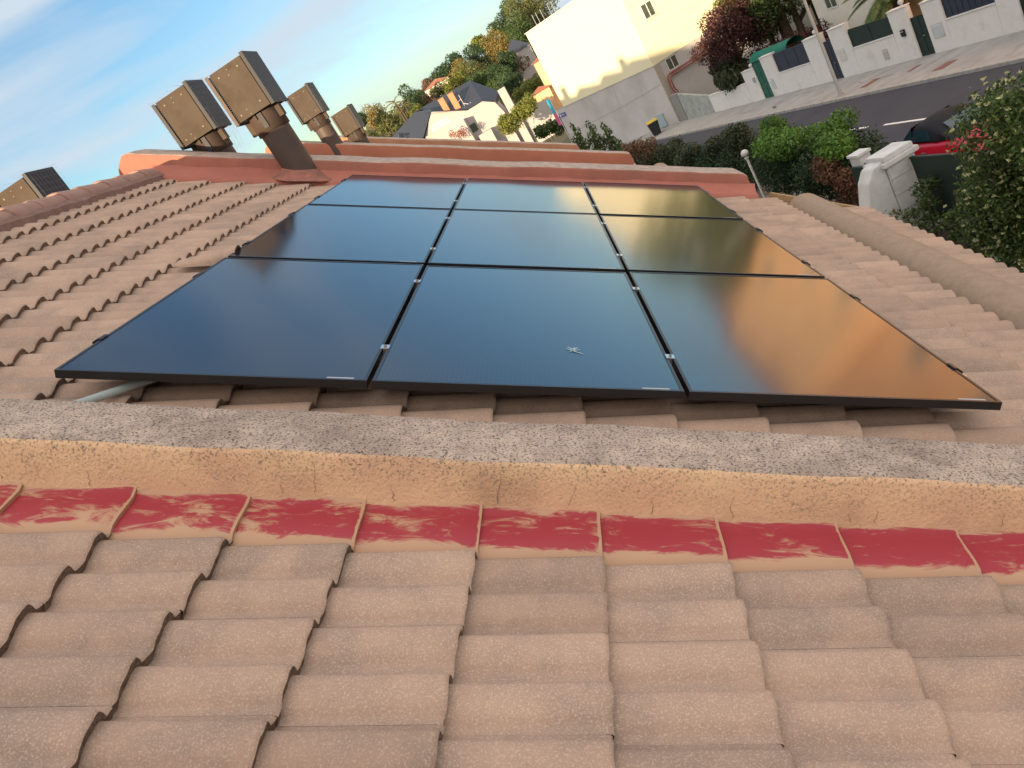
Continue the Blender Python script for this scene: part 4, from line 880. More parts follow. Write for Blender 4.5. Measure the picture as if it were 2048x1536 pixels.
gg = thing('grey_shed_roof', 'grey flat shed roof left of the white modern house', 'shed', (-23, YM-3, -8)); mb = MB(); mb.prism([(-26, -2.6), (-21.5, -1.6), (-20.6, -2.5), (-24, -3.6)], 0, 1, lambda p, q, s_: Vector((p, YM-4+3*s_, q+.4*s_))); mb.build('roof', pm('grey_roofing', (.13, .14, .135)), gg)
mb = MB(); mb.b6(-25, -21.6, YM-3, YM-1.5, -11.5, -3.2); mb.build('wall', WHITE2, gg)
# garden of the white house
mb = MB(); mb.grid([[S(w_, t, .05) for w_ in (-14, 6, 16)] for t in (84, 95, 105, 116)][::-1]); tag(mb.build('lawn', GRASS), kind='structure')
mb = MB(); mb.grid([[S(w_, t, .09) for w_ in (-3.2, 1.3)] for t in (96, 110, 121)][::-1]); tag(mb.build('red_path', pm('terracotta_paving', (.44, .17, .09), (.38, .15, .08), scale=2)), kind='structure')
ww = thing('garden_wall', 'sunlit white wall between the lawn and the big building', 'wall', (0.5, YM, -9)); mb = MB(); mb.prism([(-1.75, -11), (2.9, -11.5), (2.9, -5.9), (-.4, -5.3), (-1.4, -6.3)], YM, YM+.4, lambda p, q, y: xz(p, q, y)); mb.build('wall_body', WM, ww)
farhouse('sunlit peach house showing left of the big cream building', 3.2, 9.5, 118, 128, -10, -.9, PEACH2, TERRA, 1.3)
farhouse('little peach annexe with red tiles above the white garden wall', 1.0, 3.6, 117, 121, -9, -4.6, PEACH2, TERRA, .7)
farhouse('white villa with slate roof among the trees left of the big building', -1.5, 5.5, 212, 222, -2, 3.0, WM, SLATE, 3.5, wins=((-2, -.8, 1.5, 3), (.8, 2, 1.5, 3)))
farhouse('pale house half hidden by trees on the skyline', -27, -19, 240, 248, 0, 7.6, WHITE2, TERRA, 1.6)
farhouse('small orange-roofed house deep in the trees', -22.5, -19.5, 190, 196, -2, 2.6, PEACH, TERRA, 1.8)

# ------------------------------------------------------------------ vegetation
def leaves(blobs, n, size, seed, shell=0.72, flat=0.0, droop=0, stretch=1.0, tri=False):
    """n small leaf faces scattered through a list of ellipsoids (cx,cy,cz,rx,ry,rz)"""
    g = np.random.default_rng(seed); B_ = np.array(blobs, float); vol = B_[:, 3]*B_[:, 4]+B_[:, 4]*B_[:, 5]; idx = g.choice(len(B_), n, p=vol/vol.sum())
    d = g.normal(size=(n, 3)); d /= np.linalg.norm(d, axis=1)[:, None]
    rr = shell+(1.06-shell)*g.random(n)**0.7; rr *= 1+0.10*g.normal(size=n)
    c = B_[idx, :3]+d*B_[idx, 3:6]*rr[:, None]
    nrm = d*(.8)+g.normal(size=(n, 3))*.75; nrm[:, 2] += flat; nrm /= np.linalg.norm(nrm, axis=1)[:, None]
    a = np.cross(nrm, g.normal(size=(n, 3))); a /= np.linalg.norm(a, axis=1)[:, None]
    if droop: a[:, 2] -= droop; a /= np.linalg.norm(a, axis=1)[:, None]
    b = np.cross(nrm, a); b /= np.linalg.norm(b, axis=1)[:, None]
    s = (size*(.6+.8*g.random(n)))[:, None]; a = a*s*stretch; b = b*s*.55
    V = np.stack([c-a, c-b*.9+a*.1, c+a, c+b*.9+a*.1], 1).reshape(-1, 3)
    return V
def leafmesh(name, V, mat, parent=None):
    n = len(V)//4; me = bpy.data.meshes.new(name); me.vertices.add(len(V)); me.vertices.foreach_set('co', V.ravel())
    me.loops.add(len(V)); me.polygons.add(n); me.loops.foreach_set('vertex_index', np.arange(len(V), dtype=np.int32))
    me.polygons.foreach_set('loop_start', np.arange(0, 4*n, 4, dtype=np.int32)); me.update(calc_edges=True); me.validate()
    me.materials.append(mat); o = bpy.data.objects.new(name, me); COL.objects.link(o)
    if parent is not None: o.parent = parent; o.matrix_parent_inverse = parent.matrix_world.inverted()
    return o
def clump(c, r, n, seed, sub=.42):
    g = random.Random(seed); out = []
    for i in range(n):
        z = g.uniform(-.75, .95); a = g.uniform(0, 6.283); q = math.sqrt(max(0, 1-z*z))*g.uniform(.55, .8)
        s_ = g.uniform(.75, 1.2)*sub
        out.append((c[0]+r[0]*q*math.cos(a), c[1]+r[1]*q*math.sin(a), c[2]+r[2]*z*.72, r[0]*s_, r[1]*s_, r[2]*s_))
    out.append((c[0], c[1], c[2], r[0]*.62, r[1]*.62, r[2]*.62)); return out
def trunk(base, top, r, parent, limbs=4, seed=0, spread=1.0):
    g = random.Random(seed); mb = MB(); base, top = Vector(base), Vector(top); mid = base.lerp(top, .5)+Vector((g.uniform(-.1, .1), g.uniform(-.1, .1), 0))
    mb.tube([base-Vector((0, 0, .3)), mid, top], [r, r*.75, r*.35], 8)
    for i in range(limbs):
        a = g.uniform(0, 6.28); s0 = base.lerp(top, g.uniform(.4, .85)); mb.tube([s0, s0+Vector((math.cos(a)*spread*.5, math.sin(a)*spread*.5, spread*.4)), s0+Vector((math.cos(a)*spread, math.sin(a)*spread, spread*.9))], [r*.4, r*.25, r*.08], 5)
    return mb.build('trunk', BARK, parent, smooth=True)
def tree(name, label, c, r, n, size, mat, seed, group=None, nclump=9, sub=.42, cat='tree', gzv=None, tr=None, shell=.72, droop=0, stretch=1.0, core=True):
    c = Vector(c); t_pos = (c-CAM).dot(D); zg = gz(t_pos) if gzv is None else gzv
    t = thing(name, label, cat, (c.x, c.y, zg), group=group)
    trunk((c.x, c.y, zg), (c.x, c.y, c.z+r[2]*.3), tr or max(.05, r[0]*.09), t, 5, seed, r[0]*.7)
    bl = clump(c, r, nclump, seed, sub)
    leafmesh('crown', leaves(bl, n, size, seed, shell=shell, droop=droop, stretch=stretch), mat, t)
    return t
LM_DARK = leafmat('leaf_dark_hedge', (0.012, 0.028, 0.010), (0.030, 0.060, 0.020), (0.05, 0.085, 0.035))
LM_BRIGHT = leafmat('leaf_bright_hedge', (0.05, 0.12, 0.02), (0.10, 0.21, 0.03), (0.15, 0.26, 0.05))
LM_MID = leafmat('leaf_mid', (0.035, 0.065, 0.018), (0.07, 0.12, 0.035), (0.11, 0.14, 0.05))
LM_BUSH = leafmat('leaf_flower_bush', (0.022, 0.045, 0.012), (0.065, 0.11, 0.028), (0.13, 0.19, 0.04))
LM_PLUM = leafmat('leaf_plum', (0.035, 0.012, 0.014), (0.075, 0.025, 0.026), (0.14, 0.06, 0.05))
LM_YEL = leafmat('leaf_yellow_green', (0.10, 0.14, 0.025), (0.18, 0.20, 0.04), (0.24, 0.23, 0.06))
LM_GOLD = leafmat('leaf_gold', (0.17, 0.13, 0.035), (0.25, 0.19, 0.055), (0.30, 0.23, 0.08))
LM_OLIVE = leafmat('leaf_olive', (0.08, 0.10, 0.03), (0.14, 0.15, 0.05), (0.18, 0.18, 0.07))
LM_PINE = leafmat('leaf_pine', (0.025, 0.055, 0.020), (0.05, 0.09, 0.035), (0.07, 0.11, 0.05))
LM_BROWN = leafmat('leaf_brown', (0.13, 0.08, 0.045), (0.19, 0.12, 0.07), (0.24, 0.15, 0.09))
LM_CYP = leafmat('leaf_cypress', (0.025, 0.04, 0.018), (0.055, 0.075, 0.035), (0.09, 0.10, 0.05))
LM_FLOWER = leafmat('petal_cream', (0.42, 0.44, 0.20), (0.55, 0.55, 0.30), (0.60, 0.58, 0.36))

# far trees: crown centre given by direction from the camera, distance and size
FT = [  # px, py, dist, radius px, material, kind, label
 (718,243,170,13,LM_PINE,'dark low tree just right of the smallest chimney'),
 (751,232,185,21,LM_GOLD,'gold-olive round tree left on the skyline, near the smallest chimney'),
 (772,240,175,16,LM_OLIVE,'olive tree between the gold-olive tree and the palms'),
 (826,196,215,20,LM_PINE,'dark cedar behind the palms'),
 (845,215,200,22,LM_MID,'mid green tree over the grey roofs behind the palms'),
 (862,206,190,11,LM_BROWN,'small rust-brown tree left of the black roof'),
 (833,230,170,13,LM_YEL,'yellow-green bush touching the tip of the black roof'),
 (858,176,270,14,LM_BROWN,'greyish brown tree on the skyline above the black roof'),
 (880,170,260,16,LM_PINE,'dark green tree on the skyline left of centre'),
 (883,190,230,16,LM_OLIVE,'olive tree low behind the left end of the black roof'),
 (893,152,280,17,LM_PINE,'dark round tree standing on the hill crest'),
 (915,132,285,20,LM_PINE,'large dark crest tree below the open sky'),
 (925,150,250,22,LM_GOLD,'golden tree in front of the large dark crest tree'),
 (912,172,220,19,LM_YEL,'bright yellow-green tree just above the black roof ridge'),
 (945,155,240,24,LM_OLIVE,'broad olive tree mid slope above the black roof'),
 (968,172,215,22,LM_MID,'green tree right above the ridge of the black roof'),
 (964,112,260,26,LM_PINE,'tall dark tree between the two poplars and the golden one'),
 (992,98,250,25,LM_GOLD,'brightest golden tree in the middle of the wood'),
 (962,88,270,15,LM_YEL,'yellowish poplar top against the sky'),
 (998,72,270,20,LM_MID,'green tree high on the slope above the golden one'),
 (1013,124,205,17,LM_PINE,'round umbrella pine standing clear of the wood'),
 (1004,148,200,18,LM_PINE,'dark lower pine right under the umbrella pine'),
 (1030,135,210,22,LM_BROWN,'purplish brown bare-looking tree beside the umbrella pine'),
 (1040,92,235,22,LM_MID,'leafy green tree left of the top of the big building'),
 (1048,60,240,24,LM_MID,'green tree higher up the slope near the white villa'),
 (1045,25,250,30,LM_OLIVE,'big olive tree touching the upper edge of the view'),
 (1085,10,255,34,LM_OLIVE,'broad olive crown above the flat top of the big building'),
 (1018,40,280,22,LM_PINE,'dark conifer on the skyline near the upper edge'),
 (1065,30,262,20,LM_GOLD,'ochre tree between the two olive crowns by the upper edge'),
 (1000,180,170,20,LM_MID,'dark green tree behind the white tower of the modern house'),
 (1025,175,150,20,LM_PINE,'clipped dark tree behind the garden of the modern house'),
 (1065,172,145,16,LM_YEL,'light green round bush above the sunlit white wall'),
 (1048,190,135,14,LM_YEL,'yellow-green shrub left of the sunlit white wall'),
]
for i, (px, py, dist, rp, mat, lab) in enumerate(FT):
    c = ray(px, py, dist); r = rp*dist/F*1.25
    tree('broadleaf_tree' if mat is not LM_PINE else 'evergreen_tree', lab, c, (r, r, r*1.05), 3600, .0011*dist, mat, 100+i, group='trees of the far wooded slope', nclump=8, sub=.46, gzv=min(gz((c-CAM).dot(D))-1, c.z-r*2))
# low wooded mass between and behind the single trees
bl = []
g = random.Random(8)
for i in range(150):
    px = g.uniform(690, 1120); yy = 255-(px-730)*.60+g.uniform(0, 80); dist = g.uniform(250, 330)
    q = ray(px, yy+14, dist); bl.append((q.x, q.y, q.z-2, 5.5, 5.5, 4.5))
o = leafmesh('distant_wood', leaves(bl, 42000, .75, 77, shell=.2), LM_OLIVE); tag(o, kind='stuff')
# hedge and shrubs of the modern house garden
def shrub(name, label, blobs, n, size, mat, seed, cat='shrub', zb=None, group=None, stem=True, **kw):
    b = np.array(blobs); c = b[:, :3].mean(0); z0 = (b[:, 2]-b[:, 5]).min() if zb is None else zb
    t = thing(name, label, cat, (c[0], c[1], z0), group=group)
    leafmesh('foliage', leaves(blobs, n, size, seed, **kw), mat, t)
    if stem:
        mb = MB()
        for q in blobs[::max(1, len(blobs)//5)]: mb.tube([(c[0]*.3+q[0]*.7, c[1]*.3+q[1]*.7, z0-.1), (q[0], q[1], q[2])], [.04, .02], 5)
        mb.build('stem', BARK, t)
    return t
def wblobs(pts, r, seed, k=3, rz=None):
    g = random.Random(seed); out = []
    for p in pts:
        for _ in range(k): s_ = g.uniform(.7, 1.2)*r; out.append((p[0]+g.uniform(-r, r)*.7, p[1]+g.uniform(-r, r)*.7, p[2]+g.uniform(-r, r)*.6, s_, s_, (rz or s_)))
    return out
shrub('garden_hedge', 'long sunlit yellow-green hedge right of the modern house', wblobs([ray(1010+i*9, 252-i*8, 108) for i in range(6)], .9, 5, 4), 5000, .16, LM_YEL, 31)
shrub('garden_hedge', 'row of low dark green plants along the lawn edge', wblobs([ray(1075+i*9, 266-i*3, 96) for i in range(7)], .6, 6, 3), 3500, .15, LM_MID, 32)
shrub('creeper', 'reddish climbing plant on the wall of the modern house', wblobs([ray(905+i*8, 266, 113.5) for i in range(4)], .5, 7, 2), 500, .10, leafmat('leaf_red', (.35, .10, .07), (.45, .18, .12)), 33)
# small wilting plants peeping over the third wall
for i, (px, py, lab) in enumerate(((1152, 268, 'spiky little plant top over the brown wall, leftmost of three'), (1183, 262, 'spiky little plant top over the brown wall, middle one of three'), (1213, 266, 'spiky little plant top over the brown wall, rightmost of three'))):
    c = ray(px, py, 34); bl = [(c.x+.1*math.sin(j*2.1), c.y+.15*math.cos(j*1.7), c.z+.28-.22*j, .10+.05*j, .10+.05*j, .2) for j in range(6)]
    tree_ = shrub('tall_shrub', lab, bl, 900, .055, LM_MID, 40+i, zb=c.z-5, group='spiky shrub tops over the brown wall')
c = ray(1270, 290, 36); shrub('garden_shrub', 'brownish leafy bush beside the dark hedges, under the bin', wblobs([c+Vector((i*.5-.5, 0, -.2*i)) for i in range(3)], .3, 9, 3), 2500, .05, LM_BROWN, 47)

# palms of the far garden
def palm(label, c, zg, R_, nf, seed, mat, leafn=16, tr=.2):
    t = thing('palm_tree', label, 'palm', (c[0], c[1], zg)); c = Vector(c)
    MB().tube([(c.x, c.y, zg-.3), (c.x, c.y, c.z)], [tr*1.2, tr], 9).build('trunk', BARK, t, smooth=True)
    g = random.Random(seed)
    for k in range(nf):
        a = 2*math.pi*k/nf+g.uniform(-.15, .15); el = g.uniform(-.2, 1.1); mb = MB(); pts = []
        for s_ in range(9):
            f_ = s_/8; rr = R_*f_*math.cos(el*(1-f_*.5)); z = R_*(math.sin(el)*f_-.75*f_*f_*(1.0-.3*el)); pts.append(c+Vector((math.cos(a)*rr, math.sin(a)*rr, z+.1)))
        mb.tube(pts, [R_*.012]*8+[R_*.003], 4)
        side = Vector((-math.sin(a), math.cos(a), 0))
        for s_ in range(leafn):
            f_ = .12+.86*s_/leafn; i = min(7, int(f_*8)); p = pts[i].lerp(pts[i+1], f_*8-i); dd = (pts[i+1]-pts[i]).normalized(); ll = R_*.26*math.sin(math.pi*min(1, f_*.8+.18))
            for sg in (-1, 1):
                e = p+side*sg*ll*.75+dd*ll*.6-Vector((0, 0, ll*.25)); wv = dd*R_*.022; mb.face((p-wv, p+wv, e))
        mb.build('frond', mat, t)
    return t
LM_PALM = leafmat('leaf_palm', (.06, .10, .03), (.11, .16, .05), (.16, .19, .07)); LM_PALM2 = leafmat('leaf_palm_dry', (.16, .15, .05), (.22, .20, .08), (.28, .22, .10))
palm('green palm behind the dark green fence panel across the street', S(24.3, 37.6, 2.9), S(24.3, 37.6).z, 2.4, 34, 3, LM_PALM, 40, .16)
for i, (px, py) in enumerate(((790, 207), (800, 214), (812, 215))):
    c = ray(px, py, 170); palm(['left one of three small palms far behind the chimneys', 'middle one of three small palms far behind the chimneys', 'right one of three small palms far behind the chimneys'][i], c, c.z-9, 2.6, 16, 50+i, LM_PALM2, 9)
# trees across the street
tree('plum_tree', 'dark red-leaved plum tree against the cream building', S(23.5, 54.0, 4.3), (3.0, 3.0, 2.3), 15000, .085, LM_PLUM, 61, nclump=16, sub=.36, shell=.55)
tree('broadleaf_tree', 'broad green tree behind the plum tree and the awning', S(27.8, 53.5, 4.8), (3.6, 3.2, 2.6), 16000, .10, LM_MID, 62, nclump=16, sub=.36, shell=.5)
tree('broadleaf_tree', 'yellow-green tree top above the plum tree at the upper edge', ray(1500, -28, 64), (3.0, 3.0, 2.6), 14000, .11, LM_YEL, 63, nclump=16, sub=.36, shell=.5)
tree('broadleaf_tree', 'tall green tree beyond the street, above the upper edge of the view', (18.3, 54.8, 1.3), (5.0, 5.0, 4.2), 15000, .13, LM_YEL, 67, nclump=14, sub=.4, shell=.5)
tree('broadleaf_tree', 'tall brownish tree behind the plum tree, above the edge of the view', ray(1590, -95, 62), (3.0, 3.0, 2.8), 14000, .12, LM_OLIVE, 66, nclump=14, sub=.4, shell=.5)
tree('conifer_tree', 'dark weeping conifer hanging over the low white wall', S(22.9, 54.3, 2.15), (1.5, 2.6, 1.35), 16000, .13, LM_CYP, 64, nclump=14, sub=.42, shell=.4, droop=1.1, stretch=1.5)
shrub('garden_shrub', 'dark undergrowth behind the low wall and the awning', [tuple(S(24+i % 2*1.4, 45+i*1.1, 1.4))+(1.1, 1.1, 1.3) for i in range(10)], 9000, .10, LM_PLUM, 65)
# hedges on the near side
def hedge(label, ws, ts, hb, hs, r, n, size, mats, seed):
    c = S(sum(ws)/2, sum(ts)/2); t = thing('hedge', label, 'hedge', c)
    g = random.Random(seed); bl = []; tops = []
    for i in range(80):
        f_ = g.random(); tt = ts[0]+(ts[1]-ts[0])*f_; wv = g.uniform(*ws); hm = hs[0]+(hs[1]-hs[0])*f_
        hh = g.uniform(.4, 1)*hm; p = S(wv, tt, hb+hh*.82); (tops if hh > hm*.84 and len(mats) > 1 else bl).append((p.x, p.y, p.z, r, r, r*.9))
    leafmesh('foliage', leaves(bl, n, size, seed, shell=.6), mats[0], t)
    if tops: leafmesh('young_shoots', leaves([(x, y, z+.26, a*.72, b*.72, c_*.62) for x, y, z, a, b, c_ in tops], int(n*.28), size*1.2, seed+1, shell=.6), mats[1], t)
    mb = MB()
    for i in range(8): p = S(g.uniform(*ws), g.uniform(*ts)); mb.tube([p, p+Vector((g.uniform(-.2, .2), 0, 1.6))], [.05, .02], 5)
    mb.build('stem', BARK, t)
    return t
hedge('near hedge with bright green young tops beside the white post', (9.4, 10.7), (18.7, 24.0), 0, (2.45, 2.85), .55, 46000, .042, [LM_DARK, LM_BRIGHT], 71)
hedge('long dark hedge beyond the bright topped one, reaching to the bin', (9.8, 11.0), (25.6, 40.0), 0, (2.75, 2.5), .6, 50000, .05, [LM_DARK, LM_CYP], 72)
shrub('garden_shrub', 'rust-brown dry patch of shrub between the hedge and the white post', wblobs([S(9.3, 18.6, 1.2), S(9.4, 18.9, .8), S(9.3, 18.9, 1.6)], .32, 12, 4), 3500, .04, leafmat('leaf_rust', (.12, .06, .035), (.20, .10, .06)), 73)
# flowering bush at the right edge
bl = []; g = random.Random(13)
for i in range(70):
    h_ = g.uniform(.5, 3.3)
    t = g.uniform(9.0, 11.65-.75*max(0, h_-1.9)-.8*max(0, 1.3-h_)); h = h_; wv = g.uniform(7.4, 8.4)-(.25*max(0, h-2.4)); p = S(wv, t, h); r_ = g.uniform(.35, .55); bl.append((p.x, p.y, p.z, r_, r_, r_))
fb = thing('flowering_bush', 'tall dark green bush dotted with cream flower heads at the right edge', 'bush', S(7.8, 11, 0))
leafmesh('foliage', leaves(bl, 70000, .034, 81, shell=.6), LM_BUSH, fb)
V = leaves(bl, 1700, .001, 82, shell=.98); cen = V.reshape(-1, 4, 3).mean(1); gg_ = np.random.default_rng(5)
fl = np.concatenate([leaves([(c[0], c[1], c[2], s_*1.15, s_*1.15, s_*.7)], 8, .026, 900+i, shell=.4) for i, (c, s_) in enumerate(zip(cen, .022+.012*gg_.random(len(cen))))])
leafmesh('flowers', fl, LM_FLOWER, fb)
mb = MB()
for i in range(9): p = S(g.uniform(7.2, 8.3), g.uniform(10, 12)); mb.tube([p, p+Vector((g.uniform(-.3, .3), 0, 2.0))], [.05, .02], 5)
mb.build('stem', BARK, fb)

# ------------------------------------------------------------------ near garden: pillar, wing wall, fences, post, rocks
OLDW = pm('weathered_white_masonry', (0.60, 0.61, 0.60), (0.52, 0.53, 0.52), scale=4, rough=.92, bump=.5, bscale=25, blotch=(.36, .36, .34), blscale=2.5, blpos=(.5, .85))
pi_ = thing('gate_pillar', 'weathered white pillar with stepped cap beside the garden fence', 'pillar', S(8.75, 15.3, 0))
mb = MB(); sbox(mb, 8.4, 9.05, 15.0, 15.62, -.2, 2.05); mb.build('shaft', OLDW, pi_, bevel=.02)
mb = MB(); sbox(mb, 8.32, 9.13, 14.92, 15.70, 2.05, 2.16); sbox(mb, 8.38, 9.07, 14.98, 15.64, 2.162, 2.28); mb.build('cap', OLDW, pi_, bevel=.015)
mb = MB()
for hh in (.35, .7, 1.05, 1.4, 1.75): sbox(mb, 8.395, 8.9, 14.994, 14.999, hh, hh+.012)
mb.build('joints', pm('joint_grey', (.33, .33, .32)), pi_)
wi = thing('garden_wall', 'sloping white wing wall running down from the weathered pillar', 'wall', S(7.6, 15.3, 0)); mb = MB()
mb.prism([(8.39, -.3), (8.39, 2.2), (8.15, 2.14), (7.98, 1.92), (7.83, 1.45), (7.68, 1.05), (7.5, .85), (4.2, .8), (4.2, -.3)], 15.05, 15.5, lambda a, h, t: S(a, t, h)); mb.build('wall_body', OLDW, wi, bevel=.015)
def nfence(label, t0, t1, h0, h1, hb, mat=DKGREEN):
    t = thing('garden_fence', label, 'fence', S(8.95, (t0+t1)/2, 0)); mb = MB(); sbox(mb, 8.90, 8.94, t0, t1, h0, h1); mb.build('panel_sheet', mat, t)
    mb = MB(); sbox(mb, 8.885, 8.955, t0, t1, h1, h1+.03)
    for k in range(int((t1-t0)/1.5)+1): sbox(mb, 8.945, 8.985, t0+k*1.5, t0+k*1.5+.04, 0, h1)
    mb.build('frame', mat, t)
    mb = MB(); sbox(mb, 8.84, 9.02, t0, t1, -.2, hb); mb.build('base_wall', OLDW, t)
nfence('dark green sheet fence between the pillar and the flowering bush', 9.0, 14.97, .58, 1.97, .56)
nfence('dark green sheet fence between the weathered pillar and the white post', 15.72, 17.3, .5, 1.8, .5)
po = thing('gate_post', 'short plain white post beside the bright topped hedge', 'post', S(9.2, 17.5, 0)); mb = MB(); sbox(mb, 9.05, 9.35, 17.1, 17.5, -.2, 2.0); mb.build('shaft', OLDW, po, bevel=.015); mb = MB(); sbox(mb, 9.02, 9.38, 17.07, 17.53, 2.0, 2.06); mb.build('cap', OLDW, po)
gm = thing('utility_box', 'small black box on the wall between pillar and white post', 'box', S(9.2, 16.9, 1.7)); mb = MB(); sbox(mb, 9.05, 9.3, 16.6, 17.0, 1.68, 1.84); mb.build('casing', BLACKF, gm, bevel=.02)
globe('white globe lamp on a slender post between the two hedges', 9.15, 23.3, 2.35, post=2.1)
MB()
rk = [(8.55, 14.55, .42), (8.75, 14.1, .36), (8.8, 13.6, .33), (8.9, 13.1, .30)]
for i, (a, t, r_) in enumerate(rk):
    mb = MB(); c = S(a, t, .25); g = random.Random(i); prof = []
    rows = []
    for u_ in range(8):
        th = math.pi*(u_+.001)/7.002; rows.append([c+Vector((math.sin(th)*math.cos(p_)*r_, math.sin(th)*math.sin(p_)*r_, math.cos(th)*r_*.8))*(1+.25*noise.noise(Vector((th*1.3+i, math.cos(p_)*1.2, math.sin(p_)*1.2)))) if False else c+Vector((math.sin(th)*math.cos(p_), math.sin(th)*math.sin(p_), math.cos(th)*.8))*r_*(1+.35*noise.noise(Vector((math.cos(th)*1.5+i*3, math.sin(th)*math.cos(p_)*1.5, math.sin(th)*math.sin(p_)*1.5)))) for p_ in [2*math.pi*q/12 for q in range(12)]])
    mb.grid(rows, closed=True); o = mb.build('garden_rock', pm('lava_rock', (.075, .055, .05), (.05, .038, .035), scale=6, rough=1, bump=1, bscale=14)); rebase(o)
    tag(o, ['dark tall garden rock touching the white pillar', 'dark garden rock, second from the pillar', 'dark garden rock, third from the pillar', 'dark garden rock farthest from the pillar, partly under the bush'][i], 'rock', 'dark rocks edging the flower bed')
kb = thing('bed_edging', 'grey stone edging strip in front of the garden rocks', 'kerb', S(8.1, 13.6, 0)); mb = MB()
for i in range(9): sbox(mb, 8.02-.0*i, 8.3, 12.3+i*.30, 12.3+i*.30+.28, 0, .22)
mb.build('stone_course', pm('edging_stone', (.40, .40, .38), (.3, .3, .29), scale=6), kb, bevel=.01)
wtr = thing('plastic_sheet', 'small bright blue plastic sheet at the edge of the paving', 'sheet', S(7.6, 13.0, 0)); mb = MB(); sbox(mb, 7.5, 7.95, 12.4, 13.6, .03, .10); mb.build('sheet_body', pm('blue_plastic', (.02, .22, .42), rough=.4), wtr, bevel=.02)
def rose(label, c, h, seed, n=500, mat=LM_MID, sz=.035):
    t = thing('garden_plant', label, 'plant', c); g = random.Random(seed); mb = MB(); bl = []
    for i in range(5):
        q = c+Vector((g.uniform(-.35, .35), g.uniform(-.35, .35), h*g.uniform(.6, 1))); mb.tube([c, c.lerp(q, .5)+Vector((g.uniform(-.1, .1), 0, .1)), q], [.014, .010, .004], 5); bl.append((q.x, q.y, q.z, .2, .2, .16)); m_ = c.lerp(q, .65); bl.append((m_.x, m_.y, m_.z, .15, .15, .12))
    mb.build('stem', BARK, t); leafmesh('foliage', leaves(bl, n, sz, seed, shell=.1), mat, t)
rose('leafy rose bush in front of the dark green fence', S(8.45, 14.3, .3), 1.25, 5, 1500)
rose('small rose bush left of the cream flowering bush', S(8.35, 13.1, .2), 1.0, 6, 1100, LM_BUSH)
rose('thin yellowing climber on the weathered pillar', S(8.25, 14.9, .1), 1.3, 7, 260, LM_OLIVE, .04)
rose('tiny yellow seedling growing out of the wing wall', S(7.75, 15.0, .75), .4, 8, 140, LM_GOLD, .03)

# ------------------------------------------------------------------ red soft-top car
RED = pm('red_car_paint', (0.45, 0.012, 0.03), (0.42, 0.011, 0.028), scale=1, rough=.22, spec=.6)
car = thing('parked_car', 'red convertible with black fabric roof parked behind the dark green fence', 'car', mat=Matrix.Translation(S(12.35, 18.9, .02)) @ Matrix.Rotation(SROT, 4, 'Z') @ Matrix.Rotation(-SL, 4, 'X'))
CM = car.matrix_world.copy()
def cv(x, y, z): return CM @ Vector((x, y, z))      # y forward, x right, z up
st = [(-1.95, .62, .35, .62), (-1.9, .74, .25, .80), (-1.6, .82, .20, .90), (-1.0, .84, .18, .93), (-.3, .85, .17, .92), (.5, .85, .17, .92), (.9, .84, .18, .90), (1.3, .82, .20, .84), (1.65, .78, .22, .74), (1.85, .68, .28, .64), (1.92, .55, .36, .56)]
mb = MB(); rows = []
for (y, hw, z0, z1) in st:
    sec = [(-hw*.9, z0), (-hw, z0+.12), (-hw*1.0, z0+(z1-z0)*.55), (-hw*.95, z1-.06), (-hw*.80, z1), (-hw*.4, z1+.035), (0, z1+.045), (hw*.4, z1+.035), (hw*.80, z1), (hw*.95, z1-.06), (hw, z0+(z1-z0)*.55), (hw, z0+.12), (hw*.9, z0)]
    rows.append([cv(x, y, z) for x, z in sec])
mb.grid(rows, closed=True); mb.face(rows[0]); mb.face(rows[-1][::-1]); body = mb.build('body', RED, car, smooth=True)
mb = MB(); rows = []
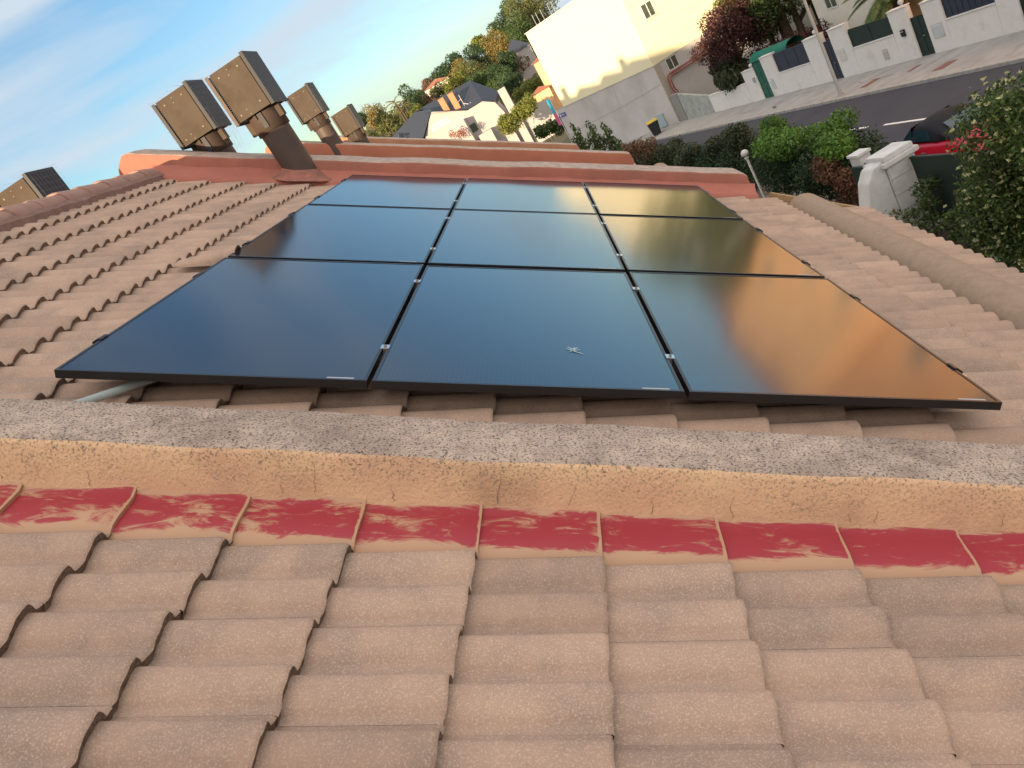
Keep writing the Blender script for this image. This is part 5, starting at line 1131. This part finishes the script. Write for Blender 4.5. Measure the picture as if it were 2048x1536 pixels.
for (y, hw, z1) in ((-1.25, .66, .93), (-1.0, .66, 1.10), (-.65, .62, 1.30), (-.1, .58, 1.38), (.25, .57, 1.36), (.32, .57, 1.33)):
    rows.append([cv(-hw*1.16 if z1 > 1.1 else -hw, y, .95 if z1 > 1.0 else .9), cv(-hw*1.05, y, .95+(z1-.95)*.6), cv(-hw*.9, y, z1-.05), cv(-hw*.5, y, z1), cv(0, y, z1+.01), cv(hw*.5, y, z1), cv(hw*.9, y, z1-.05), cv(hw*1.05, y, .95+(z1-.95)*.6), cv(hw*1.16 if z1 > 1.1 else hw, y, .95 if z1 > 1.0 else .9)])
mb.grid(rows); mb.face(rows[0][::-1]); mb.face(rows[-1]); mb.build('soft_top', pm('black_fabric', (.012, .012, .016), rough=.8), car, smooth=True)
mb = MB(); mb.face([cv(-.57, .34, 1.33), cv(.57, .34, 1.33), cv(.68, .88, .94), cv(-.68, .88, .94)]); mb.face([cv(-.57, .34, 1.33), cv(-.68, .88, .94), cv(-.70, .34, .94)]); mb.face([cv(.57, .34, 1.33), cv(.70, .34, .94), cv(.68, .88, .94)])
CG = pm('car_glass', (.02, .05, .07), rough=.03, spec=.9); mb.build('windshield', CG, car)
for s_ in (-1, 1):
    mb = MB(); mb.face([cv(s_*.705, .30, .99), cv(s_*.695, -.45, .99), cv(s_*.635, -.40, 1.24), cv(s_*.62, .22, 1.28)]); mb.build('side_window', CG, car)
    mb = MB(); mb.box(cv(s_*.868, -.25, .74), (.03, .17, .03), CM.to_3x3()); mb.build('door_handle', ALU, car)
    mb = MB(); mb.box(cv(s_*.90, .62, .98), (.16, .10, .12), CM.to_3x3()); mb.build('mirror', RED, car, bevel=.02)
    mb = MB(); mb.sphere(cv(s_*.6, 1.72, .62), .12, 12); mb.build('headlight', pm('lamp_lens', (.7, .7, .7), rough=.1), car, smooth=True)
    for y in (-1.25, 1.25):
        a, b_ = cv(s_*.70, y, .30), cv(s_*.865, y, .30); wh = MB().tube([a, b_], .30, 22).build('wheel', pm('tyre', (.02, .02, .022), rough=.8), car, smooth=False)
        MB().tube([b_, cv(s_*.875, y, .30)], .19, 16).build('rim', ALU, wh)
mb = MB(); mb.face([cv(-.45, -1.04, 1.10), cv(.45, -1.04, 1.10), cv(.42, -.72, 1.30), cv(-.42, -.72, 1.30)][::-1]); mb.build('rear_window', CG, car)
